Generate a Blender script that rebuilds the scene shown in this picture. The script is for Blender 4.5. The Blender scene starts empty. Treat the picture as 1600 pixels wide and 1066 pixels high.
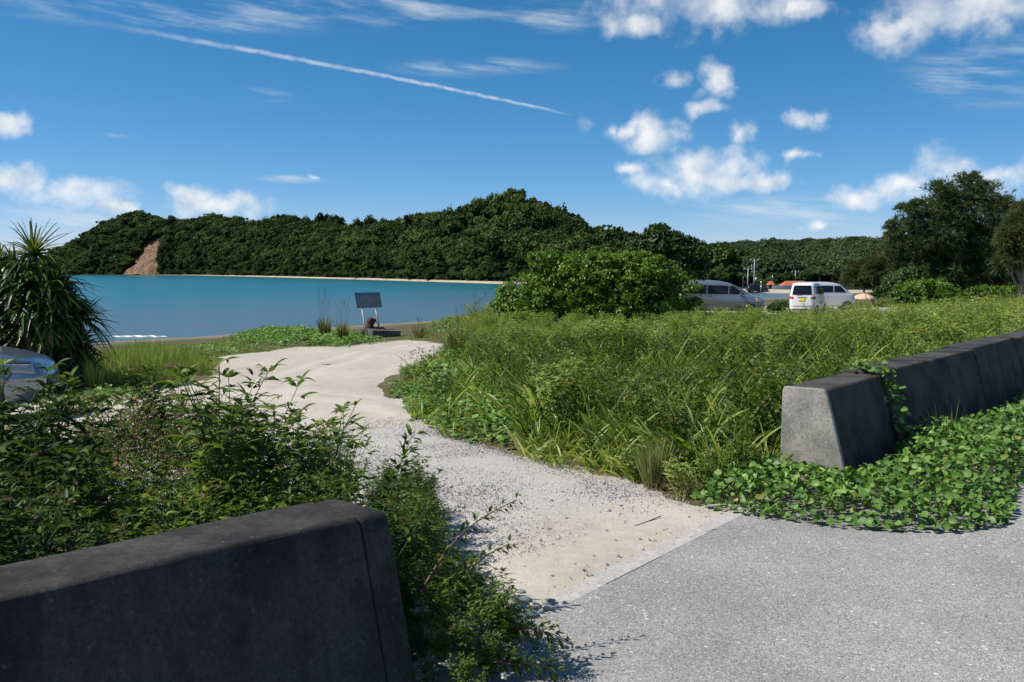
import bpy, math, random
import numpy as np
from mathutils import Vector, Matrix, Euler, noise as mnoise

SC = bpy.context.scene
COL = SC.collection
random.seed(7)
RNG = np.random.default_rng(7)
PI = math.pi

# ------------------------------------------------------------------ camera
F = 1555.56                       # focal length in photograph pixels (35 mm on 36 mm)
HORIZON = 419.0
PITCH = math.atan((533 - HORIZON) / F)
CAMZ = 1.6
cam_data = bpy.data.cameras.new('camera')
cam_data.sensor_width = 36; cam_data.lens = 35
cam_data.clip_start = 0.05; cam_data.clip_end = 20000
cam = bpy.data.objects.new('camera', cam_data); COL.objects.link(cam)
cam.location = (0, 0, CAMZ); cam.rotation_euler = (PI/2 - PITCH, 0, 0)
SC.camera = cam

# ------------------------------------------------------------------ light and exposure
SUN_EL = math.radians(49)
SUN_AZ = math.atan2(-0.997, -0.04)                    # clockwise from +Y
SUN_DIR = Vector((math.sin(SUN_AZ)*math.cos(SUN_EL), math.cos(SUN_AZ)*math.cos(SUN_EL), math.sin(SUN_EL)))
sun_data = bpy.data.lights.new('sun', 'SUN')
sun_data.energy = 4.9; sun_data.angle = math.radians(0.53); sun_data.color = (1.0, 0.955, 0.88)
sun = bpy.data.objects.new('sun', sun_data); COL.objects.link(sun)
sun.rotation_euler = SUN_DIR.to_track_quat('Z', 'Y').to_euler()
sun.location = (-20, 0, 30)
SC.view_settings.view_transform = 'Standard'; SC.view_settings.look = 'None'
SC.view_settings.exposure = 0.25; SC.view_settings.gamma = 1.0
SC.view_settings.use_curve_mapping = False
SC.cycles.use_denoising = True
SC.cycles.max_bounces = 6; SC.cycles.diffuse_bounces = 3; SC.cycles.glossy_bounces = 3
SC.cycles.transmission_bounces = 4; SC.cycles.transparent_max_bounces = 8
SC.cycles.caustics_reflective = False; SC.cycles.caustics_refractive = False
SC.cycles.sample_clamp_indirect = 6

# ------------------------------------------------------------------ pixel <-> ray
FWD = np.array([0, math.cos(PITCH), -math.sin(PITCH)]); UPV = np.array([0, math.sin(PITCH), math.cos(PITCH)])
def ray(px, py):
    return np.array([1., 0, 0])*((px-800)/F) + FWD + UPV*((533-py)/F)
def at(px, py, y):
    d = ray(px, py); k = y/d[1]
    return Vector((d[0]*k, y, CAMZ + d[2]*k))

# ------------------------------------------------------------------ world: Nishita sky with clouds
class NT:
    def __init__(s, tree): s.t = tree
    def n(s, typ, **kw):
        nd = s.t.nodes.new(typ)
        for k, v in kw.items(): setattr(nd, k, v)
        return nd
    def l(s, a, b): s.t.links.new(a, b)
    def put(s, sock, v):
        if isinstance(v, bpy.types.NodeSocket): s.l(v, sock)
        elif v is not None: sock.default_value = v
    def m(s, op, a, b=None, c=None, clamp=False):
        nd = s.n('ShaderNodeMath', operation=op, use_clamp=clamp)
        for i, v in enumerate((a, b, c)): s.put(nd.inputs[i], v)
        return nd.outputs[0]
    def vm(s, op, a, b=None, c=None):
        nd = s.n('ShaderNodeVectorMath', operation=op)
        for i, v in enumerate((a, b, c)): s.put(nd.inputs[i], v)
        return nd.outputs['Value'] if op in ('LENGTH', 'DOT_PRODUCT', 'DISTANCE') else nd.outputs[0]
    def noise(s, vec, scale, detail=4, rough=.55, dist=0., dim='3D'):
        nd = s.n('ShaderNodeTexNoise', noise_dimensions=dim)
        s.put(nd.inputs['Vector'], vec)
        nd.inputs['Scale'].default_value = scale; nd.inputs['Detail'].default_value = detail
        nd.inputs['Roughness'].default_value = rough; nd.inputs['Distortion'].default_value = dist
        return nd.outputs[0]
    def mr(s, v, a, b, c=0., d=1., smooth=True):
        nd = s.n('ShaderNodeMapRange', interpolation_type='SMOOTHSTEP' if smooth else 'LINEAR')
        for i, x in enumerate((v, a, b, c, d)): s.put(nd.inputs[i], x)
        return nd.outputs[0]
    def mix(s, f, a, b, typ='MIX'):
        nd = s.n('ShaderNodeMix', data_type='RGBA', blend_type=typ)
        s.put(nd.inputs[0], f)
        for i, v in ((6, a), (7, b)):
            if isinstance(v, (tuple, list)) and len(v) == 3: v = (*v, 1)
            s.put(nd.inputs[i], v)
        return nd.outputs[2]

W = bpy.data.worlds.new('World'); SC.world = W; W.use_nodes = True
W.node_tree.nodes.clear()
w = NT(W.node_tree)
sky = w.n('ShaderNodeTexSky', sky_type='NISHITA', sun_disc=False)
sky.sun_elevation = SUN_EL; sky.sun_rotation = SUN_AZ
sky.altitude = 0; sky.air_density = .68; sky.dust_density = 0.0; sky.ozone_density = 6.0
dirv = w.n('ShaderNodeTexCoord').outputs['Generated']
sep = w.n('ShaderNodeSeparateXYZ'); w.l(dirv, sep.inputs[0])
az = w.m('ARCTAN2', sep.outputs[0], sep.outputs[1])           # 0 = +Y, clockwise positive
el = w.m('ARCSINE', sep.outputs[2])
cmb = w.n('ShaderNodeCombineXYZ'); w.l(az, cmb.inputs[0]); w.l(el, cmb.inputs[1])
uv = cmb.outputs[0]
def azel(px, py):
    d = ray(px, py); d = d/np.linalg.norm(d)
    return math.atan2(d[0], d[1]), math.asin(d[2])
def blob_field(blobs, vec, grow=.93):
    f = None
    for (px, py, rx, ry) in blobs:
        a, e = azel(px, py); ra, re = rx/F*grow, ry/F*grow
        q = w.vm('LENGTH', w.vm('MULTIPLY_ADD', vec, (1/ra, 1/re, 0), (-a/ra, -e/re, 0)))
        f = q if f is None else w.m('MINIMUM', f, q)
    return f
wob = w.n('ShaderNodeTexNoise', noise_dimensions='3D'); w.l(uv, wob.inputs['Vector'])
wob.inputs['Scale'].default_value = 26; wob.inputs['Detail'].default_value = 5
wuv = w.vm('MULTIPLY_ADD', wob.outputs[1], (.060, .034, 0), w.vm('ADD', uv, (-.030, -.017, 0)))
cum = [(1020,212,52,26),(975,200,34,18),(940,200,26,20),(1085,270,95,32),(1130,255,60,24),(1190,282,55,16),(1040,285,60,20),(985,268,28,14),
       (1115,130,34,24),(1150,207,30,18),(1252,190,34,16),(1250,240,16,12),(1265,348,22,10),(1100,170,30,14),
       (1470,268,62,34),(1405,290,50,24),(1345,305,36,16),(1490,255,26,20),(1545,275,50,22),
       (1480,20,110,44),(1580,10,90,48),(1405,40,36,26),(1100,8,150,36),(1000,38,50,18),(1270,18,40,14),
       (110,297,78,20),(20,278,40,18),(15,192,30,14),(330,325,80,22),(310,308,40,16),(190,322,18,8),(1055,122,18,10),(480,267,12,5)]
dens_c = w.m('SUBTRACT', 1.0, blob_field(cum, wuv, 1.18))
nz = w.noise(uv, 27, 8, .58)
dens_c = w.m('ADD', dens_c, w.m('MULTIPLY', w.m('SUBTRACT', nz, .5), 2.3))
cum_a = w.mr(dens_c, -.12, 1.15)
cum_a = w.m('MULTIPLY', cum_a, w.mr(w.noise(uv, 14, 4, .5), .30, .50, .55, 1.0))
# faint stretched high cloud
st = w.vm('MULTIPLY', w.vm('ADD', uv, w.vm('MULTIPLY', w.vm('MULTIPLY', uv, (1, 0, 0)), (0, .0, 0))), (1.4, 9, 1))
rot = w.n('ShaderNodeVectorRotate', rotation_type='Z_AXIS'); w.l(uv, rot.inputs['Vector']); rot.inputs['Angle'].default_value = .10
st = w.vm('MULTIPLY', rot.outputs[0], (2.2, 15, 1))
cir_n = w.mr(w.noise(st, 2.6, 7, .66), .44, .78)
cir_b = [(560,10,420,40),(240,25,300,26),(740,105,150,18),(860,30,90,26),(160,212,46,6),(265,272,46,6),(450,280,70,8),(120,345,170,30),(400,150,60,14),
         (1250,330,260,30),(1560,110,160,60)]
cir_m = w.mr(blob_field(cir_b, uv), 1.15, .25)
out_m = w.mr(w.m('ABSOLUTE', az), .62, .95, 0, .55)
cir_a = w.m('MULTIPLY', cir_n, w.m('MAXIMUM', cir_m, out_m))
cir_a = w.m('MULTIPLY', cir_a, .95)
# generic cumulus outside the picture, same kind as inside
gen = w.mr(w.noise(w.vm('MULTIPLY', uv, (2.4, 5, 1)), 1.5, 8, .6), .56, .72)
gen = w.m('MULTIPLY', gen, w.mr(w.m('ABSOLUTE', az), .62, .9))
# contrail: an arc through three points
p = [azel(180, 42), azel(520, 103), azel(895, 180)]
qa = np.linalg.solve(np.array([[x*x, x, 1] for x, _ in p]), np.array([y for _, y in p]))
arc = w.m('MULTIPLY_ADD', w.m('MULTIPLY_ADD', az, float(qa[0]), float(qa[1])), az, float(qa[2]))
wav = w.m('MULTIPLY', w.m('SUBTRACT', w.noise(uv, 60, 4, .6), .5), .0035)
cd = w.m('ABSOLUTE', w.m('SUBTRACT', w.m('ADD', el, wav), arc))
along = w.mr(az, p[0][0]-.02, p[2][0], 0, 1, False)
wid = w.m('MULTIPLY_ADD', along, -.0018, .0038)
con = w.mr(w.m('DIVIDE', cd, wid), 1.0, .1)
con = w.m('MULTIPLY', con, w.mr(az, p[0][0]-.04, p[0][0]+.12))
con = w.m('MULTIPLY', con, w.mr(az, p[2][0]+.005, p[2][0]-.05))
con = w.m('MULTIPLY', con, w.m('MULTIPLY', w.mr(w.noise(uv, 70, 5, .65), .3, .62, .25, .72), w.m('MULTIPLY_ADD', along, .35, .65)))
# cloud brightness: lit from the left and above
lit = w.m('SUBTRACT', w.noise(w.vm('ADD', uv, (-.012, .012, 0)), 26, 5, .55), w.noise(w.vm('ADD', uv, (.010, -.010, 0)), 26, 5, .55))
thick = w.mr(dens_c, .25, 1.1)
shade = w.m('ADD', w.m('MULTIPLY_ADD', thick, -.10, .92), w.m('MULTIPLY', lit, -1.0))
ccol = w.mix(w.mr(shade, .5, .98), (5.4, 6.4, 7.6), (10.0, 10.0, 9.9))
# deep maritime blue: the red falls off faster than the Nishita model's
ssep = w.n('ShaderNodeSeparateColor'); w.l(sky.outputs[0], ssep.inputs[0])
scmb = w.n('ShaderNodeCombineColor')
w.l(w.m('MULTIPLY', w.m('POWER', w.m('MULTIPLY', ssep.outputs[0], .1), 1.65), 17.5), scmb.inputs[0])
w.l(w.m('MULTIPLY', ssep.outputs[1], 1.02), scmb.inputs[1]); w.l(w.m('MULTIPLY', ssep.outputs[2], 1.14), scmb.inputs[2])
c1 = w.mix(w.m('MULTIPLY', cir_a, .8), scmb.outputs[0], (7.5, 8.2, 8.8))
c1 = w.mix(con, c1, (7.2, 8.0, 8.6))
c1 = w.mix(w.m('MULTIPLY', w.m('MAXIMUM', cum_a, gen), .92), c1, ccol)
bg = w.n('ShaderNodeBackground'); w.l(c1, bg.inputs['Color']); bg.inputs['Strength'].default_value = 0.083
wo = w.n('ShaderNodeOutputWorld'); w.l(bg.outputs[0], wo.inputs['Surface'])

# ================================================================== mesh helpers
def mesh_np(name, V, faces, mat=None, var=None, smooth=True, attrs=None):
    """V (n,3); faces: list of int arrays (m,k)."""
    me = bpy.data.meshes.new(name)
    V = np.asarray(V, dtype=np.float32)
    faces = [np.asarray(f, dtype=np.int32) for f in faces if len(f)]
    nl = sum(f.size for f in faces); nf = sum(len(f) for f in faces)
    me.vertices.add(len(V)); me.vertices.foreach_set('co', V.ravel())
    me.loops.add(nl); me.polygons.add(nf)
    li = np.concatenate([f.ravel() for f in faces]); tot = np.concatenate([np.full(len(f), f.shape[1], np.int32) for f in faces])
    st_ = np.concatenate([[0], np.cumsum(tot)[:-1]]).astype(np.int32)
    me.loops.foreach_set('vertex_index', li); me.polygons.foreach_set('loop_start', st_)
    me.polygons.foreach_set('loop_total', tot)
    me.polygons.foreach_set('use_smooth', np.full(nf, bool(smooth)))
    if var is not None:
        a = me.attributes.new('var', 'FLOAT', 'POINT'); a.data.foreach_set('value', np.asarray(var, np.float32))
    for k, v in (attrs or {}).items():
        a = me.attributes.new(k, 'FLOAT', 'POINT'); a.data.foreach_set('value', np.asarray(v, np.float32))
    me.update(calc_edges=True)
    if mat: me.materials.append(mat)
    return me

class MB:
    def __init__(s): s.v = []; s.f = []
    def add(s, vs, fs):
        o = len(s.v); s.v += [tuple(v) for v in vs]; s.f += [tuple(i+o for i in f) for f in fs]; return s
    def box(s, c, d, M=None):
        x, y, z = d[0]/2, d[1]/2, d[2]/2
        vs = [Vector((a*x, b*y, e*z)) for a in (-1, 1) for b in (-1, 1) for e in (-1, 1)]
        if M is not None: vs = [M @ v for v in vs]
        vs = [v + Vector(c) for v in vs]
        return s.add(vs, [(0,1,3,2),(4,6,7,5),(0,4,5,1),(2,3,7,6),(0,2,6,4),(1,5,7,3)])
    def tube(s, pts, rad, n=8, cap=True):
        pts = [Vector(q) for q in pts]; rings = []
        if not isinstance(rad, (list, tuple)): rad = [rad]*len(pts)
        up = Vector((0.13, .29, 1)).normalized(); o = len(s.v)
        for i, q in enumerate(pts):
            t = (pts[min(i+1, len(pts)-1)] - pts[max(i-1, 0)]).normalized()
            a = t.cross(up)
            if a.length < .05: a = t.cross(Vector((1, 0, 0)))
            a.normalize(); b = t.cross(a)
            for k in range(n):
                th = 2*PI*k/n; s.v.append(tuple(q + (a*math.cos(th) + b*math.sin(th))*rad[i]))
        for i in range(len(pts)-1):
            for k in range(n):
                k2 = (k+1) % n
                s.f.append((o+i*n+k, o+i*n+k2, o+(i+1)*n+k2, o+(i+1)*n+k))
        if cap:
            s.f.append(tuple(o+k for k in range(n))[::-1]); e = o+(len(pts)-1)*n; s.f.append(tuple(e+k for k in range(n)))
        return s
    def lathe(s, prof, n=20, M=None, closed=False):
        o = len(s.v); M = M or Matrix()
        for r, z in prof:
            for k in range(n):
                th = 2*PI*k/n; s.v.append(tuple(M @ Vector((r*math.cos(th), r*math.sin(th), z))))
        for i in range(len(prof)-1):
            for k in range(n):
                k2 = (k+1) % n
                s.f.append((o+i*n+k, o+i*n+k2, o+(i+1)*n+k2, o+(i+1)*n+k))
        if not closed:
            s.f.append(tuple(o+k for k in range(n))[::-1]); e = o+(len(prof)-1)*n; s.f.append(tuple(e+k for k in range(n)))
        return s
    def mesh(s, name, mat, smooth=False):
        me = bpy.data.meshes.new(name); me.from_pydata(s.v, [], s.f); me.update()
        if mat: me.materials.append(mat)
        if smooth: me.polygons.foreach_set('use_smooth', [True]*len(me.polygons))
        return me

def obj(name, me, parent=None, loc=None, M=None):
    o = bpy.data.objects.new(name, me); COL.objects.link(o)
    if parent is not None: o.parent = parent
    if M is not None: o.matrix_local = M
    elif loc is not None: o.location = loc
    return o
def tag(o, label=None, cat=None, group=None, kind=None):
    for k, v in (('label', label), ('category', cat), ('group', group), ('kind', kind)):
        if v: o[k] = v
    return o
def thing(name, label, cat, loc=(0, 0, 0), rz=0, group=None):
    o = bpy.data.objects.new(name, None); COL.objects.link(o)
    o.location = loc; o.rotation_euler = (0, 0, rz); o.empty_display_size = .2
    return tag(o, label, cat, group)
def bevel(o, w_=.01, seg=2, angle=35):
    m = o.modifiers.new('bevel', 'BEVEL'); m.width = w_; m.segments = seg; m.limit_method = 'ANGLE'; m.angle_limit = math.radians(angle)
    return o

# ================================================================== materials
def newmat(name):
    m = bpy.data.materials.new(name); m.use_nodes = True; m.node_tree.nodes.clear()
    k = NT(m.node_tree); o = k.n('ShaderNodeOutputMaterial')
    return m, k, o
def pbsdf(k, col, rough=.6, metal=0., spec=.5, bump=None, bstr=.3, bdist=.02):
    b = k.n('ShaderNodeBsdfPrincipled')
    k.put(b.inputs['Base Color'], (*col, 1) if isinstance(col, tuple) and len(col) == 3 else col)
    k.put(b.inputs['Roughness'], rough); k.put(b.inputs['Metallic'], metal)
    k.put(b.inputs['Specular IOR Level'], spec)
    if bump is not None:
        bn = k.n('ShaderNodeBump'); bn.inputs['Strength'].default_value = bstr; bn.inputs['Distance'].default_value = bdist
        k.l(bump, bn.inputs['Height']); k.l(bn.outputs[0], b.inputs['Normal'])
    return b
def simple(name, col, rough=.5, metal=0., spec=.5, nscale=0, namt=.15):
    m, k, o = newmat(name); c = (*col, 1)
    if nscale:
        pos = k.n('ShaderNodeTexCoord').outputs['Object']
        nz_ = k.noise(pos, nscale, 5, .6)
        c = k.mix(k.mr(nz_, .3, .7), tuple(x*(1-namt) for x in col), tuple(min(1, x*(1+namt)) for x in col))
    b = pbsdf(k, c, rough, metal, spec); k.l(b.outputs[0], o.inputs[0]); return m
def leafmat(name, dark, mid, light, rough=.45, trans=.28, spec=.5, loc_scale=.0, tcol=None, dry=None, dry_amt=0., plant=.34):
    """leaf colour by leaf (attribute var) and by plant (object random, place)"""
    m, k, o = newmat(name)
    at_ = k.n('ShaderNodeAttribute', attribute_name='var').outputs['Fac']
    oi = k.n('ShaderNodeObjectInfo')
    v = k.m('MULTIPLY_ADD', oi.outputs['Random'], plant, k.m('MULTIPLY', at_, 1-plant))
    if loc_scale:
        geo = k.n('ShaderNodeNewGeometry').outputs['Position']
        v = k.m('ADD', v, k.m('MULTIPLY', k.m('SUBTRACT', k.noise(geo, loc_scale, 3, .5), .5), .9))
    cr = k.n('ShaderNodeValToRGB'); k.l(v, cr.inputs[0])
    cr.color_ramp.elements[0].position = .08; cr.color_ramp.elements[0].color = (*dark, 1)
    cr.color_ramp.elements[1].position = .95; cr.color_ramp.elements[1].color = (*light, 1)
    e = cr.color_ramp.elements.new(.5); e.color = (*mid, 1)
    col = cr.outputs[0]
    if dry:
        fr = k.m('FRACT', k.m('MULTIPLY', at_, 17.31))
        col = k.mix(k.m('LESS_THAN', fr, dry_amt), col, dry)
    b = pbsdf(k, col, rough, 0, spec)
    t = k.n('ShaderNodeBsdfTranslucent')
    k.put(t.inputs[0], k.mix(1.0, col, (1.35, 1.25, .55), 'MULTIPLY'))
    mx = k.n('ShaderNodeMixShader'); mx.inputs[0].default_value = trans
    k.l(b.outputs[0], mx.inputs[1]); k.l(t.outputs[0], mx.inputs[2]); k.l(mx.outputs[0], o.inputs[0])
    return m

def concrete(name, base, stain, amt, pits=True):
    m, k, o = newmat(name)
    pos = k.n('ShaderNodeTexCoord').outputs['Object']
    n1 = k.noise(pos, 2.6, 8, .65); n2 = k.noise(pos, 55, 6, .75); n3 = k.noise(pos, 34, 6, .7)
    stk = k.noise(k.vm('MULTIPLY', pos, (9, 9, .7)), 1.6, 5, .6)
    c = k.mix(k.mr(n1, .5-amt, .62), stain, base)
    c = k.mix(k.mr(n2, .25, .75), k.mix(1, c, (.62, .62, .62), 'MULTIPLY'), k.mix(1, c, (1.3, 1.3, 1.3), 'MULTIPLY'))
    c = k.mix(k.mr(n3, .60, .74, 0, .7), c, tuple(min(.6, x*2.2+.03) for x in base))   # pale worn flecks
    c = k.mix(k.mr(stk, .48, .68, 0, .45), c, stain)                                  # drip streaks
    vor = k.n('ShaderNodeTexVoronoi', feature='F1'); vor.inputs['Scale'].default_value = 42; k.l(pos, vor.inputs['Vector'])
    sel = k.m('GREATER_THAN', k.noise(pos, 23, 2), .54)
    pit = k.m('MULTIPLY', k.mr(vor.outputs[0], .20, .12), sel)
    if pits: c = k.mix(k.m('MULTIPLY', pit, .8), c, (.02, .02, .02))
    h = k.m('SUBTRACT', k.m('ADD', k.m('MULTIPLY', n2, .5), k.m('MULTIPLY', k.noise(pos, 120, 3), .25)), k.m('MULTIPLY', pit, 1.2 if pits else 0))
    b = pbsdf(k, c, .9, 0, .25, h, .55, .008); k.l(b.outputs[0], o.inputs[0]); return m

M = {}
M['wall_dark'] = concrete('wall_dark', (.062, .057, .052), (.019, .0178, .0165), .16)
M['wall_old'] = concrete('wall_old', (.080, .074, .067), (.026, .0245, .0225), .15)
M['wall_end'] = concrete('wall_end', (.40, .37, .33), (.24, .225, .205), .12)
M['kerb'] = concrete('kerb', (.50, .48, .45), (.42, .40, .37), .1, False)
M['slab'] = concrete('slab', (.16, .16, .15), (.08, .08, .08), .1)

def mat_asphalt():
    m, k, o = newmat('asphalt')
    pos = k.n('ShaderNodeTexCoord').outputs['Object']
    v = k.n('ShaderNodeTexVoronoi', feature='F1'); v.inputs['Scale'].default_value = 150; k.l(pos, v.inputs['Vector'])
    sepc = k.n('ShaderNodeSeparateColor'); k.l(v.outputs['Color'], sepc.inputs[0])
    c = k.mix(sepc.outputs[0], (.268, .26, .25), (.352, .342, .328))
    c = k.mix(k.m('GREATER_THAN', sepc.outputs[1], .90), c, (.50, .49, .475))
    c = k.mix(k.m('LESS_THAN', sepc.outputs[2], .14), c, (.17, .168, .168))
    v2 = k.n('ShaderNodeTexVoronoi', feature='F1'); v2.inputs['Scale'].default_value = 34; k.l(pos, v2.inputs['Vector'])
    s2 = k.n('ShaderNodeSeparateColor'); k.l(v2.outputs['Color'], s2.inputs[0])
    c = k.mix(k.m('MULTIPLY', k.m('GREATER_THAN', s2.outputs[0], .975), k.mr(v2.outputs[0], .42, .3)), c, (.55, .54, .52))
    c = k.mix(k.mr(k.noise(pos, .8, 7, .65), .3, .7), k.mix(1, c, (.80, .80, .80), 'MULTIPLY'), k.mix(1, c, (1.10, 1.09, 1.08), 'MULTIPLY'))
    c = k.mix(k.mr(k.noise(pos, 5, 6, .7), .6, .8, 0, .3), c, (.40, .37, .33))
    h = k.m('ADD', k.m('MULTIPLY', v.outputs[0], -.6), k.m('MULTIPLY', k.noise(pos, 300, 2), .3))
    b = pbsdf(k, c, .85, 0, .25, h, .5, .008); k.l(b.outputs[0], o.inputs[0]); return m
M['asphalt'] = mat_asphalt()

def mat_sand():
    m, k, o = newmat('sand')
    pos = k.n('ShaderNodeTexCoord').outputs['Object']
    g = k.n('ShaderNodeAttribute', attribute_name='gravel').outputs['Fac']
    rut = k.n('ShaderNodeAttribute', attribute_name='rut').outputs['Fac']
    n1 = k.noise(pos, .9, 6, .6); n2 = k.noise(pos, 7, 6, .65); n3 = k.noise(pos, 55, 4, .7)
    c = k.mix(k.mr(n1, .3, .7), (.43, .375, .305), (.52, .465, .395))
    c = k.mix(k.mr(n2, .35, .72), c, (.56, .51, .435))
    c = k.mix(k.m('MULTIPLY', rut, .55), c, (.62, .56, .48))
    c = k.mix(k.mr(n3, .3, .7, 0, .5), k.mix(1, c, (.8, .8, .8), 'MULTIPLY'), c)
    v = k.n('ShaderNodeTexVoronoi', feature='F1'); v.inputs['Scale'].default_value = 95; k.l(pos, v.inputs['Vector'])
    sc = k.n('ShaderNodeSeparateColor'); k.l(v.outputs['Color'], sc.inputs[0])
    gc = k.mix(sc.outputs[0], (.33, .325, .325), (.56, .535, .495))
    gm = k.m('MULTIPLY', k.mr(k.m('ADD', g, k.m('MULTIPLY', k.m('SUBTRACT', n2, .5), 2.0)), .40, .95), k.mr(sc.outputs[1], .25, .45))
    c = k.mix(gm, c, gc)
    # scattered dark grit
    c = k.mix(k.m('MULTIPLY', k.m('GREATER_THAN', sc.outputs[2], .955), k.mr(v.outputs[0], .45, .3)), c, (.17, .16, .15))
    h = k.m('ADD', k.m('MULTIPLY', n3, .4), k.m('MULTIPLY', k.m('MULTIPLY', v.outputs[0], gm), -1.0))
    h = k.m('ADD', h, k.m('MULTIPLY', n2, 1.2))
    b = pbsdf(k, c, .95, 0, .15, h, .5, .015); k.l(b.outputs[0], o.inputs[0]); return m
M['sand'] = mat_sand()

def mat_ground():
    m, k, o = newmat('soil')
    pos = k.n('ShaderNodeTexCoord').outputs['Object']
    be = k.n('ShaderNodeAttribute', attribute_name='beach').outputs['Fac']
    wet = k.n('ShaderNodeAttribute', attribute_name='wet').outputs['Fac']
    n1 = k.noise(pos, .7, 6, .6); n2 = k.noise(pos, 12, 6, .65)
    c = k.mix(k.mr(n1, .35, .65), (.055, .06, .022), (.11, .095, .05))
    c = k.mix(k.mr(n2, .4, .75, 0, .6), c, (.20, .165, .10))
    s = k.mix(n2, (.22, .185, .135), (.33, .285, .215))
    s = k.mix(wet, s, (.15, .13, .105))
    c = k.mix(be, c, s)
    b = pbsdf(k, c, .95, 0, .2, n2, .6, .05); k.l(b.outputs[0], o.inputs[0]); return m
M['soil'] = mat_ground()

def mat_sea():
    m, k, o = newmat('sea_water')
    pos = k.n('ShaderNodeNewGeometry').outputs['Position']
    sp = k.n('ShaderNodeSeparateXYZ'); k.l(pos, sp.inputs[0])
    t = k.m('ADD', k.m('MULTIPLY', k.m('SUBTRACT', sp.outputs[0], .144), -.811), k.m('MULTIPLY', k.m('SUBTRACT', sp.outputs[1], 4.475), .585))
    deep = k.mr(k.m('ADD', t, k.m('MULTIPLY', k.noise(pos, .03, 3), 30)), 55, 170)
    c = k.mix(deep, (.10, .135, .15), (.020, .135, .165))
    c = k.mix(k.mr(k.noise(k.vm('MULTIPLY', pos, (.02, .10, 1)), 1, 4, .6), .4, .7, 0, .35), c, (.030, .155, .19))
    w1 = k.noise(k.vm('MULTIPLY', pos, (.55, 1.5, 1)), .7, 5, .62)
    w2 = k.noise(k.vm('MULTIPLY', pos, (.7, 1.2, 1)), 3.0, 4, .6)
    h = k.m('ADD', w1, k.m('MULTIPLY', w2, .3))
    b = pbsdf(k, c, .24, 0, .36, h, 1.0, .16); b.inputs['IOR'].default_value = 1.33
    k.l(b.outputs[0], o.inputs[0]); return m
M['sea'] = mat_sea()

def mat_forestfloor():
    m, k, o = newmat('forest_floor')
    pos = k.n('ShaderNodeNewGeometry').outputs['Position']
    s = k.n('ShaderNodeAttribute', attribute_name='scar').outputs['Fac']
    b_ = k.n('ShaderNodeAttribute', attribute_name='beach').outputs['Fac']
    n = k.noise(pos, .25, 6, .65)
    c = k.mix(n, (.008, .014, .005), (.018, .030, .009))
    c = k.mix(b_, c, k.mix(n, (.36, .30, .22), (.50, .43, .33)))
    sc = k.mix(k.mr(k.noise(k.vm('MULTIPLY', pos, (1, 1, .3)), .35, 6, .7), .35, .68), (.10, .06, .035), (.27, .18, .115))
    c = k.mix(s, c, sc)
    b = pbsdf(k, c, .95, 0, .1, n, 1, 1.0); k.l(b.outputs[0], o.inputs[0]); return m
M['forest_floor'] = mat_forestfloor()

M['bark'] = simple('bark', (.16, .12, .09), .9, nscale=14, namt=.5)
M['bark_pale'] = simple('bark_pale', (.34, .27, .23), .9, nscale=10, namt=.35)
M['stem_green'] = simple('stem_green', (.075, .10, .03), .6, nscale=20)
M['stem_red'] = simple('stem_red', (.13, .06, .04), .6, nscale=20)
M['weed'] = leafmat('weed_leaf', (.018, .042, .006), (.058, .112, .014), (.17, .245, .036), .5, .36, .22, 1.3, dry=(.14, .09, .04), dry_amt=.05)
M['vine'] = leafmat('vine_leaf', (.06, .135, .022), (.12, .24, .040), (.24, .37, .08), .5, .22, .4, 2.0, dry=(.27, .27, .06), dry_amt=.03)
M['grass'] = leafmat('grass_blade', (.060, .115, .016), (.185, .28, .046), (.44, .50, .145), .46, .38, .35, .22, dry=(.33, .27, .13), dry_amt=.09)
M['grass_far'] = leafmat('grass_far', (.075, .14, .022), (.185, .275, .05), (.40, .46, .13), .52, .38, .3, .2, dry=(.33, .28, .14), dry_amt=.10)
M['grass_dry'] = leafmat('grass_dry', (.15, .13, .055), (.26, .23, .10), (.40, .35, .19), .6, .25, .2)
M['tussock'] = leafmat('tussock', (.055, .095, .022), (.12, .175, .045), (.27, .30, .11), .5, .3, .3, dry=(.38, .30, .16), dry_amt=.2)
M['naupaka'] = leafmat('naupaka_leaf', (.04, .10, .010), (.10, .205, .018), (.24, .345, .035), .46, .28, .4, .5)
M['dark_tree'] = leafmat('dark_tree_leaf', (.022, .055, .010), (.055, .115, .018), (.12, .20, .035), .48, .22, .4, .4)
M['casuarina'] = leafmat('casuarina_needles', (.026, .048, .016), (.056, .088, .030), (.11, .145, .055), .6, .22, .25, .25)
M['casuarina_olive'] = leafmat('casuarina_olive', (.04, .058, .018), (.075, .095, .032), (.13, .145, .055), .6, .25, .25, .3)
M['pandanus'] = leafmat('pandanus_leaf', (.014, .034, .008), (.06, .11, .02), (.23, .30, .065), .42, .25, .5)
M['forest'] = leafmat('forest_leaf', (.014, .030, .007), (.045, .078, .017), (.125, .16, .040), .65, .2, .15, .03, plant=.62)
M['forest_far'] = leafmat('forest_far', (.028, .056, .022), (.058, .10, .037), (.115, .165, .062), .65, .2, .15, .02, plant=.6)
M['gravel'] = None
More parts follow.
